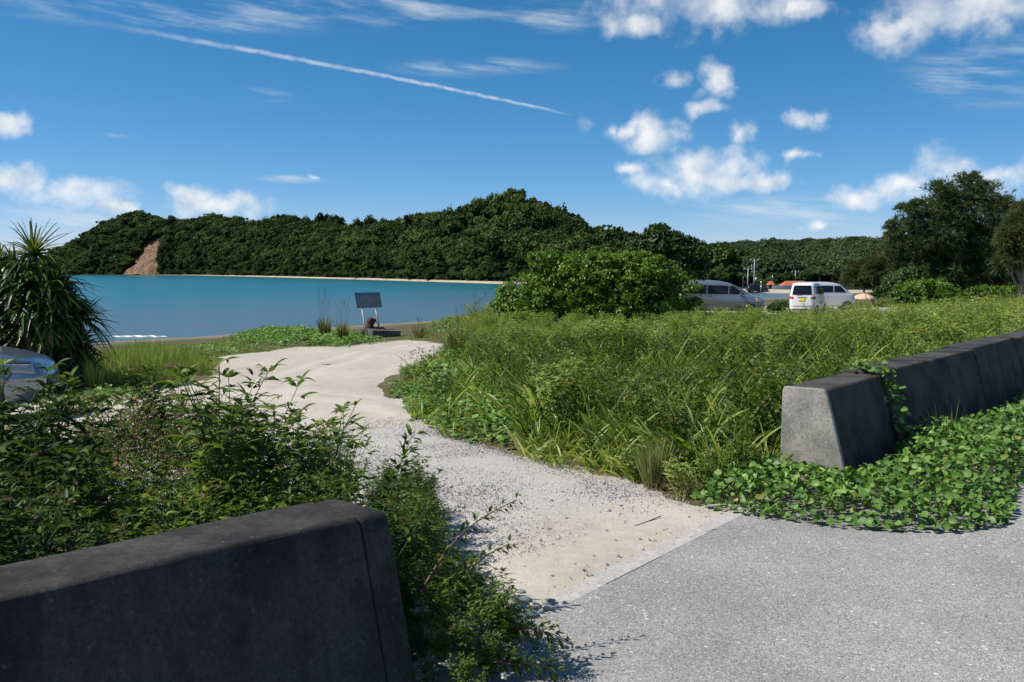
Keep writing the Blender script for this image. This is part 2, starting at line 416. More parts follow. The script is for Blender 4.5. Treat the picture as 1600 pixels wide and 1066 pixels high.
def mat_gravel():
    m, k, o = newmat('gravel_stone')
    oi = k.n('ShaderNodeObjectInfo').outputs['Random']
    cr = k.n('ShaderNodeValToRGB'); k.l(oi, cr.inputs[0])
    cr.color_ramp.elements[0].color = (.27, .275, .29, 1); cr.color_ramp.elements[1].color = (.66, .63, .58, 1)
    e = cr.color_ramp.elements.new(.45); e.color = (.42, .415, .41, 1)
    e = cr.color_ramp.elements.new(.75); e.color = (.53, .49, .43, 1)
    pos = k.n('ShaderNodeTexCoord').outputs['Object']
    c = k.mix(k.noise(pos, 30, 3), k.mix(1, cr.outputs[0], (.75, .75, .75), 'MULTIPLY'), cr.outputs[0])
    b = pbsdf(k, c, .85, 0, .3); k.l(b.outputs[0], o.inputs[0]); return m
M['gravel'] = mat_gravel()
def paint(name, col, metal=.35, rough=.28):
    m, k, o = newmat(name)
    b = pbsdf(k, col, rough, metal, .5); b.inputs['Coat Weight'].default_value = .6; b.inputs['Coat Roughness'].default_value = .06
    k.l(b.outputs[0], o.inputs[0]); return m
M['silver'] = paint('silver_paint', (.27, .285, .31), .6)
M['silver_blue'] = paint('silver_blue_paint', (.20, .235, .29), .7)
M['white_paint'] = paint('white_paint', (.80, .78, .77), 0, .3)
M['pearl'] = paint('pearl_paint', (.60, .60, .61), .25)
M['black_paint'] = paint('black_paint', (.01, .01, .012), 0)
M['glass'] = simple('dark_glass', (.006, .008, .010), .05, 0, .6)
M['tyre'] = simple('tyre_rubber', (.012, .012, .012), .85)
M['rim'] = simple('rim_metal', (.45, .45, .46), .3, .8)
M['trim'] = simple('black_trim', (.015, .015, .015), .6)
M['red_lamp'] = simple('red_lamp', (.42, .012, .015), .15)
M['clear_lamp'] = simple('clear_lamp', (.34, .36, .39), .12, .3)
M['amber_lamp'] = simple('amber_lamp', (.65, .25, .12), .15)
M['yellow'] = simple('plate_yellow', (.80, .58, .02), .5)
M['white'] = simple('white_plain', (.75, .74, .72), .6, nscale=3, namt=.08)
M['roof_orange'] = simple('roof_tile', (.42, .125, .05), .8, nscale=2, namt=.3)
M['umbrella'] = simple('umbrella_cloth', (.62, .42, .30), .8, nscale=2, namt=.08)
M['wood_grey'] = simple('weathered_board', (.19, .20, .215), .75, nscale=9, namt=.25)
M['sign_blue'] = simple('sign_blue', (.015, .15, .34), .6, nscale=12, namt=.2)
M['sign_mark'] = simple('sign_faded_print', (.33, .34, .35), .7, nscale=40, namt=.3)
M['post_steel'] = simple('post_steel', (.62, .58, .52), .45, .1, nscale=7, namt=.3)
M['post_rust'] = simple('post_rust', (.18, .13, .10), .8, nscale=12, namt=.4)
M['driftwood'] = simple('dark_driftwood', (.055, .034, .026), .9, nscale=16, namt=.6)
M['pole'] = simple('pole_concrete', (.42, .42, .41), .8)
M['foam'] = simple('foam', (.82, .83, .82), .8, nscale=3, namt=.1)
M['petal'] = simple('petal_white', (.80, .80, .76), .6)
M['pollen'] = simple('flower_yellow', (.75, .42, .03), .7)
M['orange_fl'] = simple('flower_orange', (.70, .22, .03), .6)
M['dead_leaf'] = simple('dead_leaf', (.24, .13, .06), .8, nscale=20, namt=.4)

# ================================================================== ground shape
P0 = np.array([.144, 4.475]); U = np.array([.585, .811]); NN = np.array([-.811, .585])
SEA = -2.9
def tof(x, y): return (np.asarray(x)-P0[0])*NN[0] + (np.asarray(y)-P0[1])*NN[1]
def sof(x, y): return (np.asarray(x)-P0[0])*U[0] + (np.asarray(y)-P0[1])*U[1]
def xy(s, t): return P0[0]+U[0]*s+NN[0]*t, P0[1]+U[1]*s+NN[1]*t
TZ = np.array([-500, -9, -8, 0, 3, 8, 14, 20, 26, 32, 40, 50, 62, 120]); ZZ = np.array([-.2, -.2, -.02, -.02, -.06, -.30, -.56, -.80, -.92, -1.22, -2.0, -2.9, -3.6, -6])
def g(x, y):
    x = np.asarray(x, float); y = np.asarray(y, float); t = tof(x, y); s = sof(x, y)
    z = np.interp(t, TZ, ZZ)
    fp = np.clip((y-26)/18, 0, 1); fp = fp*fp*(3-2*fp)*np.clip((x+4)/6, 0, 1)*np.clip((t-3)/6, 0, 1)
    z = np.where((t > 3) & (t < 27), z*(1-fp)+np.minimum(z, -.93)*fp, z)
    z = z + np.where(t > .5, .035*np.sin(x*.8+1.3)*np.cos(y*.63)+.02*np.sin(x*1.9+y*1.3), 0)*np.clip(t/6, 0, 1)
    return z
def gnd(px, py):
    d = ray(px, py); lo, hi = 1.0, 400.0
    for _ in range(60):
        k = (lo+hi)/2; x, y, z = d[0]*k, d[1]*k, CAMZ+d[2]*k
        if z > float(g(x, y)): lo = k
        else: hi = k
    return Vector((d[0]*lo, d[1]*lo, float(g(d[0]*lo, d[1]*lo))))
def poly_px(pts): return np.array([[*gnd(a, b)[:2]] for a, b in pts])
def inpoly(P, x, y):
    x = np.asarray(x); y = np.asarray(y); r = np.zeros(x.shape, bool); n = len(P); j = n-1
    for i in range(n):
        xi, yi = P[i]; xj, yj = P[j]
        c = ((yi > y) != (yj > y)) & (x < (xj-xi)*(y-yi)/(yj-yi+1e-12)+xi); r ^= c; j = i
    return r
def distpoly(P, x, y):
    d = np.full(np.shape(x), 1e9)
    for i in range(len(P)):
        a = P[i]; b = P[(i+1) % len(P)]; ab = b-a; L = ab@ab+1e-9
        tt = np.clip(((x-a[0])*ab[0]+(y-a[1])*ab[1])/L, 0, 1)
        d = np.minimum(d, np.hypot(x-a[0]-tt*ab[0], y-a[1]-tt*ab[1]))
    return d
def vnoise(x, y, sc, seed=0):
    return np.array([mnoise.noise(Vector((a*sc, b*sc, seed*7.3))) for a, b in zip(np.ravel(x), np.ravel(y))]).reshape(np.shape(x))

PATH = poly_px([(842, 968), (1000, 890), (1128, 820), (1090, 792), (1000, 762), (830, 720), (700, 683), (650, 653), (607, 617), (598, 597), (640, 573), (690, 553),
                (704, 537), (640, 531), (560, 538), (430, 547), (350, 557), (335, 575), (345, 592), (230, 612), (100, 622), (-100, 640), (-300, 690)])
PATH = np.vstack([PATH, [(-5.6, 9.3), (-4.0, 8.4), (-2.9, 7.5), (-1.9, 6.6), (-1.15, 5.8), (-.62, 5.1), (-.36, 4.6), (-.12, 4.3), xy(-.3, .0), xy(2.35, .0)]])
# ground sheet (grid in s, t)
ss = np.concatenate([np.linspace(-3000, -60, 12), np.arange(-50, 130, 1.5), np.linspace(135, 4000, 20)])
tt = np.concatenate([[-4000, -1000, -200, -40, -9, -8.2], np.arange(-8, 62, .5), [65, 80, 120, 200]])
S_, T_ = np.meshgrid(ss, tt, indexing='ij'); X_, Y_ = xy(S_, T_); Z_ = g(X_, Y_)
Z_ = np.where(inpoly(PATH, X_, Y_), Z_-np.clip(distpoly(PATH, X_, Y_)*.12, 0, .10), Z_)
def grid_faces(n, m):
    i = np.arange(n-1)[:, None]*m + np.arange(m-1)[None]
    return np.stack([i, i+m, i+m+1, i+1], -1).reshape(-1, 4)
beach = np.clip((T_-28)/6, 0, 1); wet = np.clip((T_-36)/8, 0, 1)
me = mesh_np('ground', np.stack([X_, Y_, Z_], -1).reshape(-1, 3), [grid_faces(len(ss), len(tt))], M['soil'], attrs={'beach': beach.ravel(), 'wet': wet.ravel()})
tag(obj('ground', me), kind='structure')
# sea
me = mesh_np('sea', [(-9000, -9000, SEA), (9000, -9000, SEA), (9000, 12000, SEA), (-9000, 12000, SEA)], [[(0, 1, 2, 3)]], M['sea'], smooth=False)
tag(obj('sea', me), kind='structure')
# road
me = mesh_np('road', [(*xy(s, t), 0.0) for s in (-60, 120) for t in (-8, .02)], [[(0, 1, 3, 2)]], M['asphalt'], smooth=False)
tag(obj('road', me), kind='structure')
# kerb of flush concrete blocks
kerb = tag(obj('kerb', None), kind='structure'); kerb.empty_display_size = .1
def block_mesh(name, L, wd, h, mat, chamf=.008):
    b = MB().box((0, 0, 0), (L, wd, h)); me = b.mesh(name, mat); return me
KL = .62
kmesh = block_mesh('kerb_stone', KL-.006, .125, .2, M['kerb'])
for i in range(12):
    s = -1.6 + i*KL; x, y = xy(s, .065)
    o = obj('kerb_stone', kmesh, kerb, M=Matrix.Translation((x, y, -.096 + RNG.uniform(-.002, .002))) @ Matrix.Rotation(math.atan2(U[1], U[0]) + RNG.uniform(-.004, .004), 4, 'Z'))
    bevel(o, .006, 2)

# sand path sheet
sg = np.arange(-16, 40, .14); tg = np.concatenate([[.02, .06, .10], np.arange(.14, 34, .14)])
S_, T_ = np.meshgrid(sg, tg, indexing='ij'); X_, Y_ = xy(S_, T_)
ins = inpoly(PATH, X_, Y_); dd = np.where(ins, distpoly(PATH, X_, Y_), 0)
near = ins | (distpoly(PATH, X_, Y_) < .3)
ctr = np.array([[*gnd(a, b)[:2]] for a, b in ((960, 870), (800, 770), (640, 680), (520, 630), (540, 580), (620, 552), (720, 535))])
ctr2 = np.array([[*gnd(a, b)[:2]] for a, b in ((960, 870), (800, 770), (620, 680), (430, 640), (250, 628), (0, 640))])
def polyl(Pl, x, y):
    d = np.full(np.shape(x), 1e9)
    for a, b in zip(Pl[:-1], Pl[1:]):
        ab = b-a; q = np.clip(((x-a[0])*ab[0]+(y-a[1])*ab[1])/(ab@ab), 0, 1)
        d = np.minimum(d, np.hypot(x-a[0]-q*ab[0], y-a[1]-q*ab[1]))
    return d
nz1 = vnoise(X_, Y_, .55, 1)
rut = np.zeros_like(X_)
for Pl, off in ((ctr, .75), (ctr2, .75), (ctr, 1.5), (ctr2, 1.35)):
    rut = np.maximum(rut, np.exp(-((polyl(Pl, X_, Y_)+.25*nz1-off)/.16)**2))
dep = Y_
grav = np.clip(1-np.abs(polyl(np.array([[*gnd(a, b)[:2]] for a, b in ((640, 690), (760, 780), (860, 830), (1030, 790))]), X_, Y_)-.3)/2.0, 0, 1)
grav = np.clip(grav*1.25*np.clip((15-dep)/4, 0, 1)*np.clip((T_-.55)/.6, 0, 1)+.25*nz1*(grav > 0), 0, 1)
Zs = g(X_, Y_) + np.clip(dd*.25, 0, .03) - .012 - .022*rut*np.clip((Y_-6)/4, .2, 1) + .012*vnoise(X_, Y_, 1.6, 3)*np.clip(T_-.15, 0, 1)
Zs = np.where(T_ < .6, np.minimum(Zs + (.6-T_)*.05, .004), Zs)
Zs = np.where(T_ < .2, -.005 + .020*vnoise(X_, Y_, 4.0, 6) - np.clip(.15-T_, 0, 1)*.09, Zs)
fq = grid_faces(len(sg), len(tg)); keep = near.ravel()[fq].all(1); fq = fq[keep]
used = np.unique(fq); rm = np.full(X_.size, -1); rm[used] = np.arange(len(used))
me = mesh_np('sand_path', np.stack([X_, Y_, Zs], -1).reshape(-1, 3)[used], [rm[fq]], M['sand'], attrs={'gravel': grav.ravel()[used], 'rut': rut.ravel()[used]})
tag(obj('sand_path', me), kind='structure')
# sandy parking ground by the vans
PARK = np.array([[4, 52], [13, 51], [19, 51], [24, 53], [27, 58], [24, 64], [14, 67], [5, 62]], float)
gx = np.arange(0, 36, .5); gy = np.arange(44, 70, .5); X_, Y_ = np.meshgrid(gx, gy, indexing='ij')
ins = inpoly(PARK, X_, Y_); dd = np.where(ins, distpoly(PARK, X_, Y_), 0); near = ins | (distpoly(PARK, X_, Y_) < .7)
fq = grid_faces(len(gx), len(gy)); fq = fq[near.ravel()[fq].all(1)]
me = mesh_np('parking_ground', np.stack([X_, Y_, g(X_, Y_)-.02+np.clip(dd*.1, 0, .06)], -1).reshape(-1, 3), [fq], M['sand'], attrs={'gravel': 0*X_.ravel(), 'rut': 0*X_.ravel()})
tag(obj('parking_ground', me), kind='structure')

# ================================================================== concrete walls
def wall_section(name, A, B, zt, parent, mat, top=.30, bot=.50, z0=-.35, back=.02):
    """A, B: ground points of the top-front edge line; battered front face towards the road"""
    A = Vector(A); B = Vector(B); d = (B-A).normalized(); n = Vector((d.y, -d.x))      # n: towards the road
    L = (B-A).length; nseg = max(2, int(L/.25)); vs = []; fs = []
    prof = [(bot-top, z0), (bot-top, 0.0), (.034, zt-.055), (.016, zt-.014), (0, zt), (-top, zt), (-top-.012, zt-.035), (-top-back, 0.0), (-top-back, z0)]
    rr = random.Random(hash(name) % 99 + int(A.x*100))
    for i in range(nseg+1):
        p_ = A + d*(L*i/nseg)
        for (o_, z) in prof:
            j = rr.uniform(-.004, .004)
            q = p_ + n*(o_+j); vs.append((q.x, q.y, z + (rr.uniform(-.004, .004) if z > .1 else 0)))
    m = len(prof)
    for i in range(nseg):
        for k in range(m): fs.append((i*m+k, (i+1)*m+k, (i+1)*m+(k+1) % m, i*m+(k+1) % m))
    fs.append(tuple(range(m))); fs.append(tuple(nseg*m+k for k in range(m))[::-1])
    me = bpy.data.meshes.new(name); me.from_pydata(vs, [], fs); me.update(); me.materials.append(mat)
    o = obj(name, me, parent); bevel(o, .010, 2, 24); return o
WT = .70
lw = thing('concrete_wall', 'dark stained low concrete wall filling the lower left foreground', 'wall', (0, 0, 0))
e = Vector((-.515, 3.625)); dL = Vector((.69, .724)).normalized()
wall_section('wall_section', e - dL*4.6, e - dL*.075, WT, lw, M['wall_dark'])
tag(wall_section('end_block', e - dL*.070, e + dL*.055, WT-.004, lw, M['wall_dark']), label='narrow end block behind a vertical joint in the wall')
rw = thing('concrete_wall', 'low grey concrete wall running off right beside the vine', 'wall', (0, 0, 0))
eR = Vector((2.315, 7.36)); dR = Vector((.612, .791)).normalized()
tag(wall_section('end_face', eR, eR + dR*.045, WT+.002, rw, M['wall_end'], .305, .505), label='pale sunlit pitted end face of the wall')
cuts = [.049, 1.28, 2.75, 4.45, 6.6, 9.2, 12.5, 16.5, 21]
hts = [WT, WT+.025, WT+.012, WT+.03, WT+.01, WT+.02, WT, WT]
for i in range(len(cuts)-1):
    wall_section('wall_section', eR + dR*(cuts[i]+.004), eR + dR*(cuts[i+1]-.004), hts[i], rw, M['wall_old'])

# ================================================================== foliage helpers
def unit(a): return a/(np.linalg.norm(a, axis=-1, keepdims=True)+1e-9)
PROF = {'grass': lambda s: np.clip((1-s), 0, 1)**.55*(.55+.45*np.minimum(1, s*6)), 'lance': lambda s: np.sin(PI*np.clip(s, 0, 1)**.75)**.9+.02,
        'obov': lambda s: np.sin(PI*np.clip(s, 0, 1)**1.55)**.8+.06, 'round': lambda s: np.sqrt(np.clip(np.sin(PI*(s*.94+.06)), 0, 1)),
        'strap': lambda s: np.clip(1.03-s, 0, 1)**.38}
def strips(base, axis, normal, L, Wd, droop, nseg, prof, fold=0., var=None):
    base = np.asarray(base, float); N = len(base); axis = unit(np.asarray(axis, float)); side = unit(np.cross(axis, normal)); nor = np.cross(side, axis)
    L = np.broadcast_to(L, N)[:, None]; Wd = np.broadcast_to(Wd, N)[:, None]; droop = np.broadcast_to(droop, N)[:, None]
    c = 3 if fold else 2; V = np.zeros((N, nseg+1, c, 3))
    for i in range(nseg+1):
        s = i/nseg
        p_ = base + axis*L*s*(1-.25*np.minimum(droop, 1.2)*s) + np.array([0, 0, -1.])*droop*L*s*s
        hw = Wd*.5*PROF[prof](s)
        lift = nor*fold*hw
        V[:, i, 0] = p_ - side*hw + lift; V[:, i, -1] = p_ + side*hw + lift
        if c == 3: V[:, i, 1] = p_
    idx = np.arange(N)[:, None, None]*(nseg+1)*c + np.arange(nseg)[None, :, None]*c + np.arange(c-1)[None, None, :]
    Fq = np.stack([idx, idx+1, idx+c+1, idx+c], -1).reshape(-1, 4)
    if var is None: var = RNG.random(N)
    return V.reshape(-1, 3), Fq, np.repeat(var, (nseg+1)*c)
def join(parts):
    V, Fc, A = [], [], []; o = 0
    for v, f, a in parts:
        V.append(v); Fc.append(f+o); A.append(a); o += len(v)
    return np.concatenate(V), np.concatenate(Fc), np.concatenate(A)
def rdir(n, zmin=-1., zmax=1.):
    a = RNG.uniform(0, 2*PI, n); z = RNG.uniform(zmin, zmax, n); r = np.sqrt(1-z*z)
    return np.stack([r*np.cos(a), r*np.sin(a), z], -1)
def perp(a):
    v = np.cross(a, np.array([.31, .12, 1.])); return unit(v)
def leaf_mesh(name, parts, mat):
    v, f, a = join(parts); return mesh_np(name, v, [f], mat, var=a)

def instancer(name, meshes, pts, rot, scl, idx):
    """one object: points that carry instances of a few small plants"""
    pc = bpy.data.collections.new(name+'_sources')
    for i, m_ in enumerate(meshes):
        pc.objects.link(bpy.data.objects.new('%s_source_%02d' % (name, i), m_))
    n = len(pts); me = bpy.data.meshes.new(name); me.vertices.add(n); me.vertices.foreach_set('co', np.asarray(pts, np.float32).ravel())
    a = me.attributes.new('rot', 'FLOAT_VECTOR', 'POINT'); a.data.foreach_set('vector', np.asarray(rot, np.float32).ravel())
    scl = np.asarray(scl, np.float32)
    if scl.ndim == 1: scl = np.repeat(scl[:, None], 3, 1)
    a = me.attributes.new('scl', 'FLOAT_VECTOR', 'POINT'); a.data.foreach_set('vector', scl.ravel())
    a = me.attributes.new('pick', 'INT', 'POINT'); a.data.foreach_set('value', np.asarray(idx, np.int32))
    o = obj(name, me)
    gt = bpy.data.node_groups.new(name, 'GeometryNodeTree')
    gt.interface.new_socket('Geometry', in_out='INPUT', socket_type='NodeSocketGeometry')
    gt.interface.new_socket('Geometry', in_out='OUTPUT', socket_type='NodeSocketGeometry')
    N = gt.nodes; gi = N.new('NodeGroupInput'); go = N.new('NodeGroupOutput'); ip = N.new('GeometryNodeInstanceOnPoints')
    ci = N.new('GeometryNodeCollectionInfo'); ci.inputs['Collection'].default_value = pc
    ci.inputs['Separate Children'].default_value = True; ci.inputs['Reset Children'].default_value = True
    def na(nm, typ):
        q = N.new('GeometryNodeInputNamedAttribute'); q.data_type = typ; q.inputs['Name'].default_value = nm; return q.outputs['Attribute']
    er = N.new('FunctionNodeEulerToRotation'); Lk = gt.links.new
    Lk(gi.outputs[0], ip.inputs['Points']); Lk(ci.outputs[0], ip.inputs['Instance']); ip.inputs['Pick Instance'].default_value = True
    Lk(na('pick', 'INT'), ip.inputs['Instance Index']); Lk(na('rot', 'FLOAT_VECTOR'), er.inputs[0]); Lk(er.outputs[0], ip.inputs['Rotation'])
    Lk(na('scl', 'FLOAT_VECTOR'), ip.inputs['Scale']); Lk(ip.outputs[0], go.inputs[0])
    md = o.modifiers.new('scatter', 'NODES'); md.node_group = gt
    o['kind'] = 'stuff'; return o

# --- small plant sources
def grass_clump(n, h, wd, spread, mat, droop=(.25, .9), lean=.45, name='grass'):
    b = np.zeros((n, 3)); r = spread*np.sqrt(RNG.random(n)); a = RNG.uniform(0, 2*PI, n); b[:, 0] = r*np.cos(a); b[:, 1] = r*np.sin(a)
    ax = rdir(n, 0, 1); ax[:, :2] *= lean; ax[:, 2] = 1; ax = unit(ax)
    side = rdir(n, -.2, .2)
    return mesh_np(name, *(lambda r_: (r_[0], [r_[1]]))(R_ := strips(b, ax, side, h*RNG.uniform(.55, 1.1, n), wd*RNG.uniform(.7, 1.2, n), RNG.uniform(*droop, n), 5, 'grass')), mat, var=R_[2])
def herb_parts(h, nb, leafL, leafW, lean=.25, dens=1.0, prof='lance'):
    """upright weed: stems + opposite leaves in threes; returns stem paths and leaf arrays"""
    stems = []; B, A, Nn, Ls = [], [], [], []
    def stem(p0, d0, L, depth):
        n = max(4, int(L/.055)); p_ = p0.copy(); d = d0.copy(); path = [p_.copy()]
        ph = RNG.uniform(0, PI)
        for i in range(n):
            d = unit(d + np.array([RNG.normal(0, .07), RNG.normal(0, .07), .035])); p_ = p_ + d*L/n; path.append(p_.copy())
            f = (i+1)/n
            if f > (.22 if depth == 0 else .12) and RNG.random() < dens:
                ph += PI/2 + RNG.normal(0, .25)
                for sgn in (0, PI):
                    az_ = ph+sgn; o_ = np.array([math.cos(az_), math.sin(az_), .35+.5*f*RNG.random()]); o_ = unit(o_)
                    k = leafL*(1.1-.45*f)*RNG.uniform(.7, 1.2); pet = p_ + o_*k*.45
                    tan = unit(np.cross(o_, [0, 0, 1.]))
                    for q, ln in ((o_, 1.0), (unit(o_*.55+tan*.8), .75), (unit(o_*.55-tan*.8), .75)):
                        B.append(pet); A.append(q); Nn.append(unit(np.array([0, 0, 1.])+rdir(1)[0]*.45)); Ls.append(k*ln)
        # tip rosette
        for q in range(4):
            B.append(p_); A.append(unit(np.array([math.cos(q*1.57+ph), math.sin(q*1.57+ph), .9]))); Nn.append(rdir(1, .2, 1)[0]); Ls.append(leafL*.6)
        stems.append((path, .0045 if depth == 0 else .003))
        if depth == 0:
            for b_ in range(nb):
                i = RNG.integers(int(n*.25), max(int(n*.25)+1, int(n*.85))); az_ = RNG.uniform(0, 2*PI)
                stem(path[i], unit(np.array([math.cos(az_)*.55, math.sin(az_)*.55, .9])), L*(1-i/n)*.8+.08, 1)
    stem(np.zeros(3), unit(np.array([RNG.normal(0, lean), RNG.normal(0, lean), 1.])), h, 0)
    return stems, np.array(B), np.array(A), np.array(Nn), np.array(Ls)
def herb_meshes(h, nb, leafL, leafW, mat, **kw):
    st_, B, A, Nn, Ls = herb_parts(h, nb, leafL, leafW, **kw)
    mb = MB()
    for path, r in st_: mb.tube(path, [r*(1-.6*i/len(path)) for i in range(len(path))], 5, False)
    sm = mb.mesh('stem', M['stem_green'], True)
    fol = leaf_mesh('foliage', [strips(B, A, Nn, Ls, Ls*leafW, RNG.uniform(.1, .55, len(B)), 4, 'lance', .35)], mat)
    return sm, fol
def herb_joined(h, nb, leafL, leafW, mat, **kw):
    st_, B, A, Nn, Ls = herb_parts(h, nb, leafL, leafW, **kw)
    parts = [strips(B, A, Nn, Ls, Ls*leafW, RNG.uniform(.1, .55, len(B)), 3, 'lance', .3)]
    for path, r in st_:
        pa = np.array(path); d = pa[1:]-pa[:-1]; l_ = np.linalg.norm(d, axis=1)
        parts.append(strips(pa[:-1], d, rdir(len(d)), l_, r*2.5, 0., 1, 'strap', var=np.full(len(d), .2)))
    return leaf_mesh('herb', parts, mat)
def vine_clump(n, spread, hmax, size, mat):
    r = spread*np.sqrt(RNG.random(n)); a = RNG.uniform(0, 2*PI, n)
    z = RNG.uniform(.35, 1, n)*hmax*(1-.4*(r/spread)**2)
    b = np.stack([r*np.cos(a), r*np.sin(a), z], -1); ax = rdir(n, -.15, .5); nor = unit(np.array([0, 0, 1.])+rdir(n)*.6)
    Ls = size*RNG.uniform(.6, 1.2, n)
    parts = [strips(b, ax, nor, Ls, Ls*.95, .12, 4, 'round', .22)]
    k = n//2; foot = b[:k].copy(); foot[:, 2] = 0
    parts.append(strips(foot, b[:k]-foot, rdir(k), np.linalg.norm(b[:k]-foot, axis=1), .006, 0., 1, 'strap', var=np.full(k, .05)))
    return leaf_mesh('vine', parts, mat)

# ================================================================== grass field on the right
FIELD = poly_px([(607, 612), (655, 652), (705, 682), (835, 718), (1000, 758), (1085, 788), (1225, 752)])
wb = [eR + dR*s_ + Vector((-dR.y, dR.x))*.36 for s_ in (.1, 20, 40)]
FIELD = np.vstack([FIELD, [(q.x, q.y) for q in wb], [(45, 58), (40, 66), (26, 66), (4, 60)], poly_px([(760, 497), (705, 535), (690, 556), (640, 578)])])
def sample_poly(P, n):
    lo = P.min(0); hi = P.max(0); out = np.zeros((0, 2))
    while len(out) < n:
        q = RNG.uniform(lo, hi, (n*2, 2)); q = q[inpoly(P, q[:, 0], q[:, 1])]; out = np.vstack([out, q])
    return out[:n]
def area(P): return abs(np.dot(P[:, 0], np.roll(P[:, 1], 1))-np.dot(P[:, 1], np.roll(P[:, 0], 1)))/2
protos = [grass_clump(20, .98, .026, .12, M['grass'], (.25, .75), .55), grass_clump(16, .88, .032, .12, M['grass'], (.25, .7), .7),
          grass_clump(26, .72, .016, .14, M['grass'], (.15, .55), .55),
          herb_joined(.55, 4, .085, .34, M['weed'], lean=.2), herb_joined(.52, 5, .075, .4, M['weed'], lean=.25),
          grass_clump(60, .70, .026, .42, M['grass_far'], (.2, .62), .6), grass_clump(50, .60, .032, .42, M['grass_far'], (.2, .65), .65),
          vine_clump(26, .22, .26, .085, M['vine']), herb_joined(.66, 5, .11, .28, M['grass_far'], lean=.3)]
q = sample_poly(FIELD, 60000); d = np.hypot(q[:, 0], q[:, 1]); e_ = distpoly(PATH, q[:, 0], q[:, 1])
dens_near = 34*np.clip((11/np.maximum(d, 1))**1.45, 0, 1)                    # clumps per square metre
q_d = 60000/area(FIELD)
keep = RNG.random(len(q)) < dens_near/q_d
keep &= ~inpoly(PARK, q[:, 0], q[:, 1]) | (distpoly(PARK, q[:, 0], q[:, 1]) < .8)
q = q[keep]; d = d[keep]; e_ = e_[keep]; n = len(q)
mixn = vnoise(q[:, 0], q[:, 1], .35, 5)
pick = np.where(d > 17, RNG.choice([5, 6, 5, 6, 5, 8], n), RNG.choice([0, 1, 2, 0, 1, 0, 1, 0, 4, 2, 3, 1], n))
herbz = vnoise(q[:, 0], q[:, 1], .75, 15)+.4*vnoise(q[:, 0], q[:, 1], 2.0, 16)
pick = np.where((herbz > .25) & (d < 26) & (RNG.random(n) < .4), RNG.choice([3, 4, 3, 8], n), pick)
mid_ = (d > 12) & (d < 24); pick = np.where(mid_ & (RNG.random(n) < .5), RNG.choice([0, 1, 0, 1, 3], n), pick)
tl = np.array([*gnd(640, 640)[:2]]); vz = np.hypot(q[:, 0]-tl[0], q[:, 1]-tl[1])
pick = np.where((e_ < 1.3+1.2*mixn) & (q[:, 0] < .1) & (RNG.random(n) < .8), 7, pick)
hs = np.clip(.42+.75*e_, .42, 1.0)*(1+.35*mixn)*np.interp(d, [6, 14, 30, 45], [.95, 1., 1.0, 1.0])
hs = np.where(pick == 7, np.clip(.55+.5*e_, .5, 1.25), hs)
hs *= np.where((d > 36) & (d < 52), 1.05, 1)
rot = np.stack([RNG.normal(0, .10, n), RNG.normal(0, .10, n), RNG.uniform(0, 2*PI, n)], -1)
sc_ = hs*RNG.uniform(.75, 1.15, n); wsc = np.maximum(sc_, .8)
gf = instancer('grass_field', protos, np.stack([q[:, 0], q[:, 1], g(q[:, 0], q[:, 1])-.02], -1), rot, np.stack([wsc, wsc, sc_], -1), pick)
tag(gf, 'tall tangled green grass and weeds between sand track and right wall', 'grass')

# dead straw along the foot of the field edge
q = sample_poly(FIELD, 60000); e_ = distpoly(PATH, q[:, 0], q[:, 1]); dq = np.hypot(q[:, 0], q[:, 1])
k_ = (e_ < .75) & (q[:, 0] > -.6) & (dq < 13); q = q[k_][:1800]; n = len(q)
straw = [grass_clump(14, .30, .006, .10, M['grass_dry'], (.5, 1.4), 1.4), grass_clump(10, .42, .005, .08, M['grass_dry'], (.3, 1.2), .9)]
ds = instancer('dry_grass', straw, np.stack([q[:, 0], q[:, 1], g(q[:, 0], q[:, 1])], -1), np.stack([0*q[:, 0], 0*q[:, 0], RNG.uniform(0, 6.3, n)], -1), RNG.uniform(.6, 1.2, n), RNG.integers(0, 2, n))
tag(ds, 'pale dead straw at the foot of the grass beside the gravel', 'dry grass')

# ================================================================== bank vines, shore grass on the left
def scatter_px(name, poly, dens_n, meshes, smin, smax, label, cat, zoff=-.01, hfun=None, world=False):
    P = np.array(poly) if world else poly_px(poly)
    q = sample_poly(P, dens_n); n = len(q); ed = distpoly(P, q[:, 0], q[:, 1])
    s_ = RNG.uniform(smin, smax, n)*np.clip(.45+ed*.6, .45, 1)
    o = instancer(name, meshes, np.stack([q[:, 0], q[:, 1], g(q[:, 0], q[:, 1])+zoff], -1),
                  np.stack([RNG.normal(0, .08, n), RNG.normal(0, .08, n), RNG.uniform(0, 6.3, n)], -1), s_, RNG.integers(0, len(meshes), n))
    tag(o, label, cat); return o
vc = [vine_clump(30, .35, .20, .10, M['vine']), vine_clump(26, .35, .26, .11, M['vine']), vine_clump(24, .4, .16, .10, M['naupaka'])]
scatter_px('bank_vine', [(350, 531), (420, 520), (500, 517), (560, 520), (600, 527), (606, 537), (520, 544), (440, 543), (380, 540)], 420, vc, .8, 1.25,
           'low green creeping vine on the bank left of the leaning sign', 'vine')
scatter_px('bank_vine', [(622, 524), (660, 510), (720, 499), (775, 492), (770, 503), (715, 522), (690, 531), (640, 531)], 380, vc + [protos[5]], .6, 1.0,
           'low green creepers on the rise right of the leaning sign', 'vine')
yg = [grass_clump(50, .16, .012, .35, M['grass_dry'], (.3, 1.2), 1.2), grass_clump(60, .20, .012, .35, M['grass_far'], (.3, 1.2), 1.1), vine_clump(10, .35, .08, .07, M['vine'])]
scatter_px('short_turf', [(255, 545), (330, 533), (380, 530), (400, 540), (470, 546), (380, 553), (330, 562), (280, 560)], 700, yg, .8, 1.3,
           'short yellowish turf sloping to the water left of the bank', 'grass')
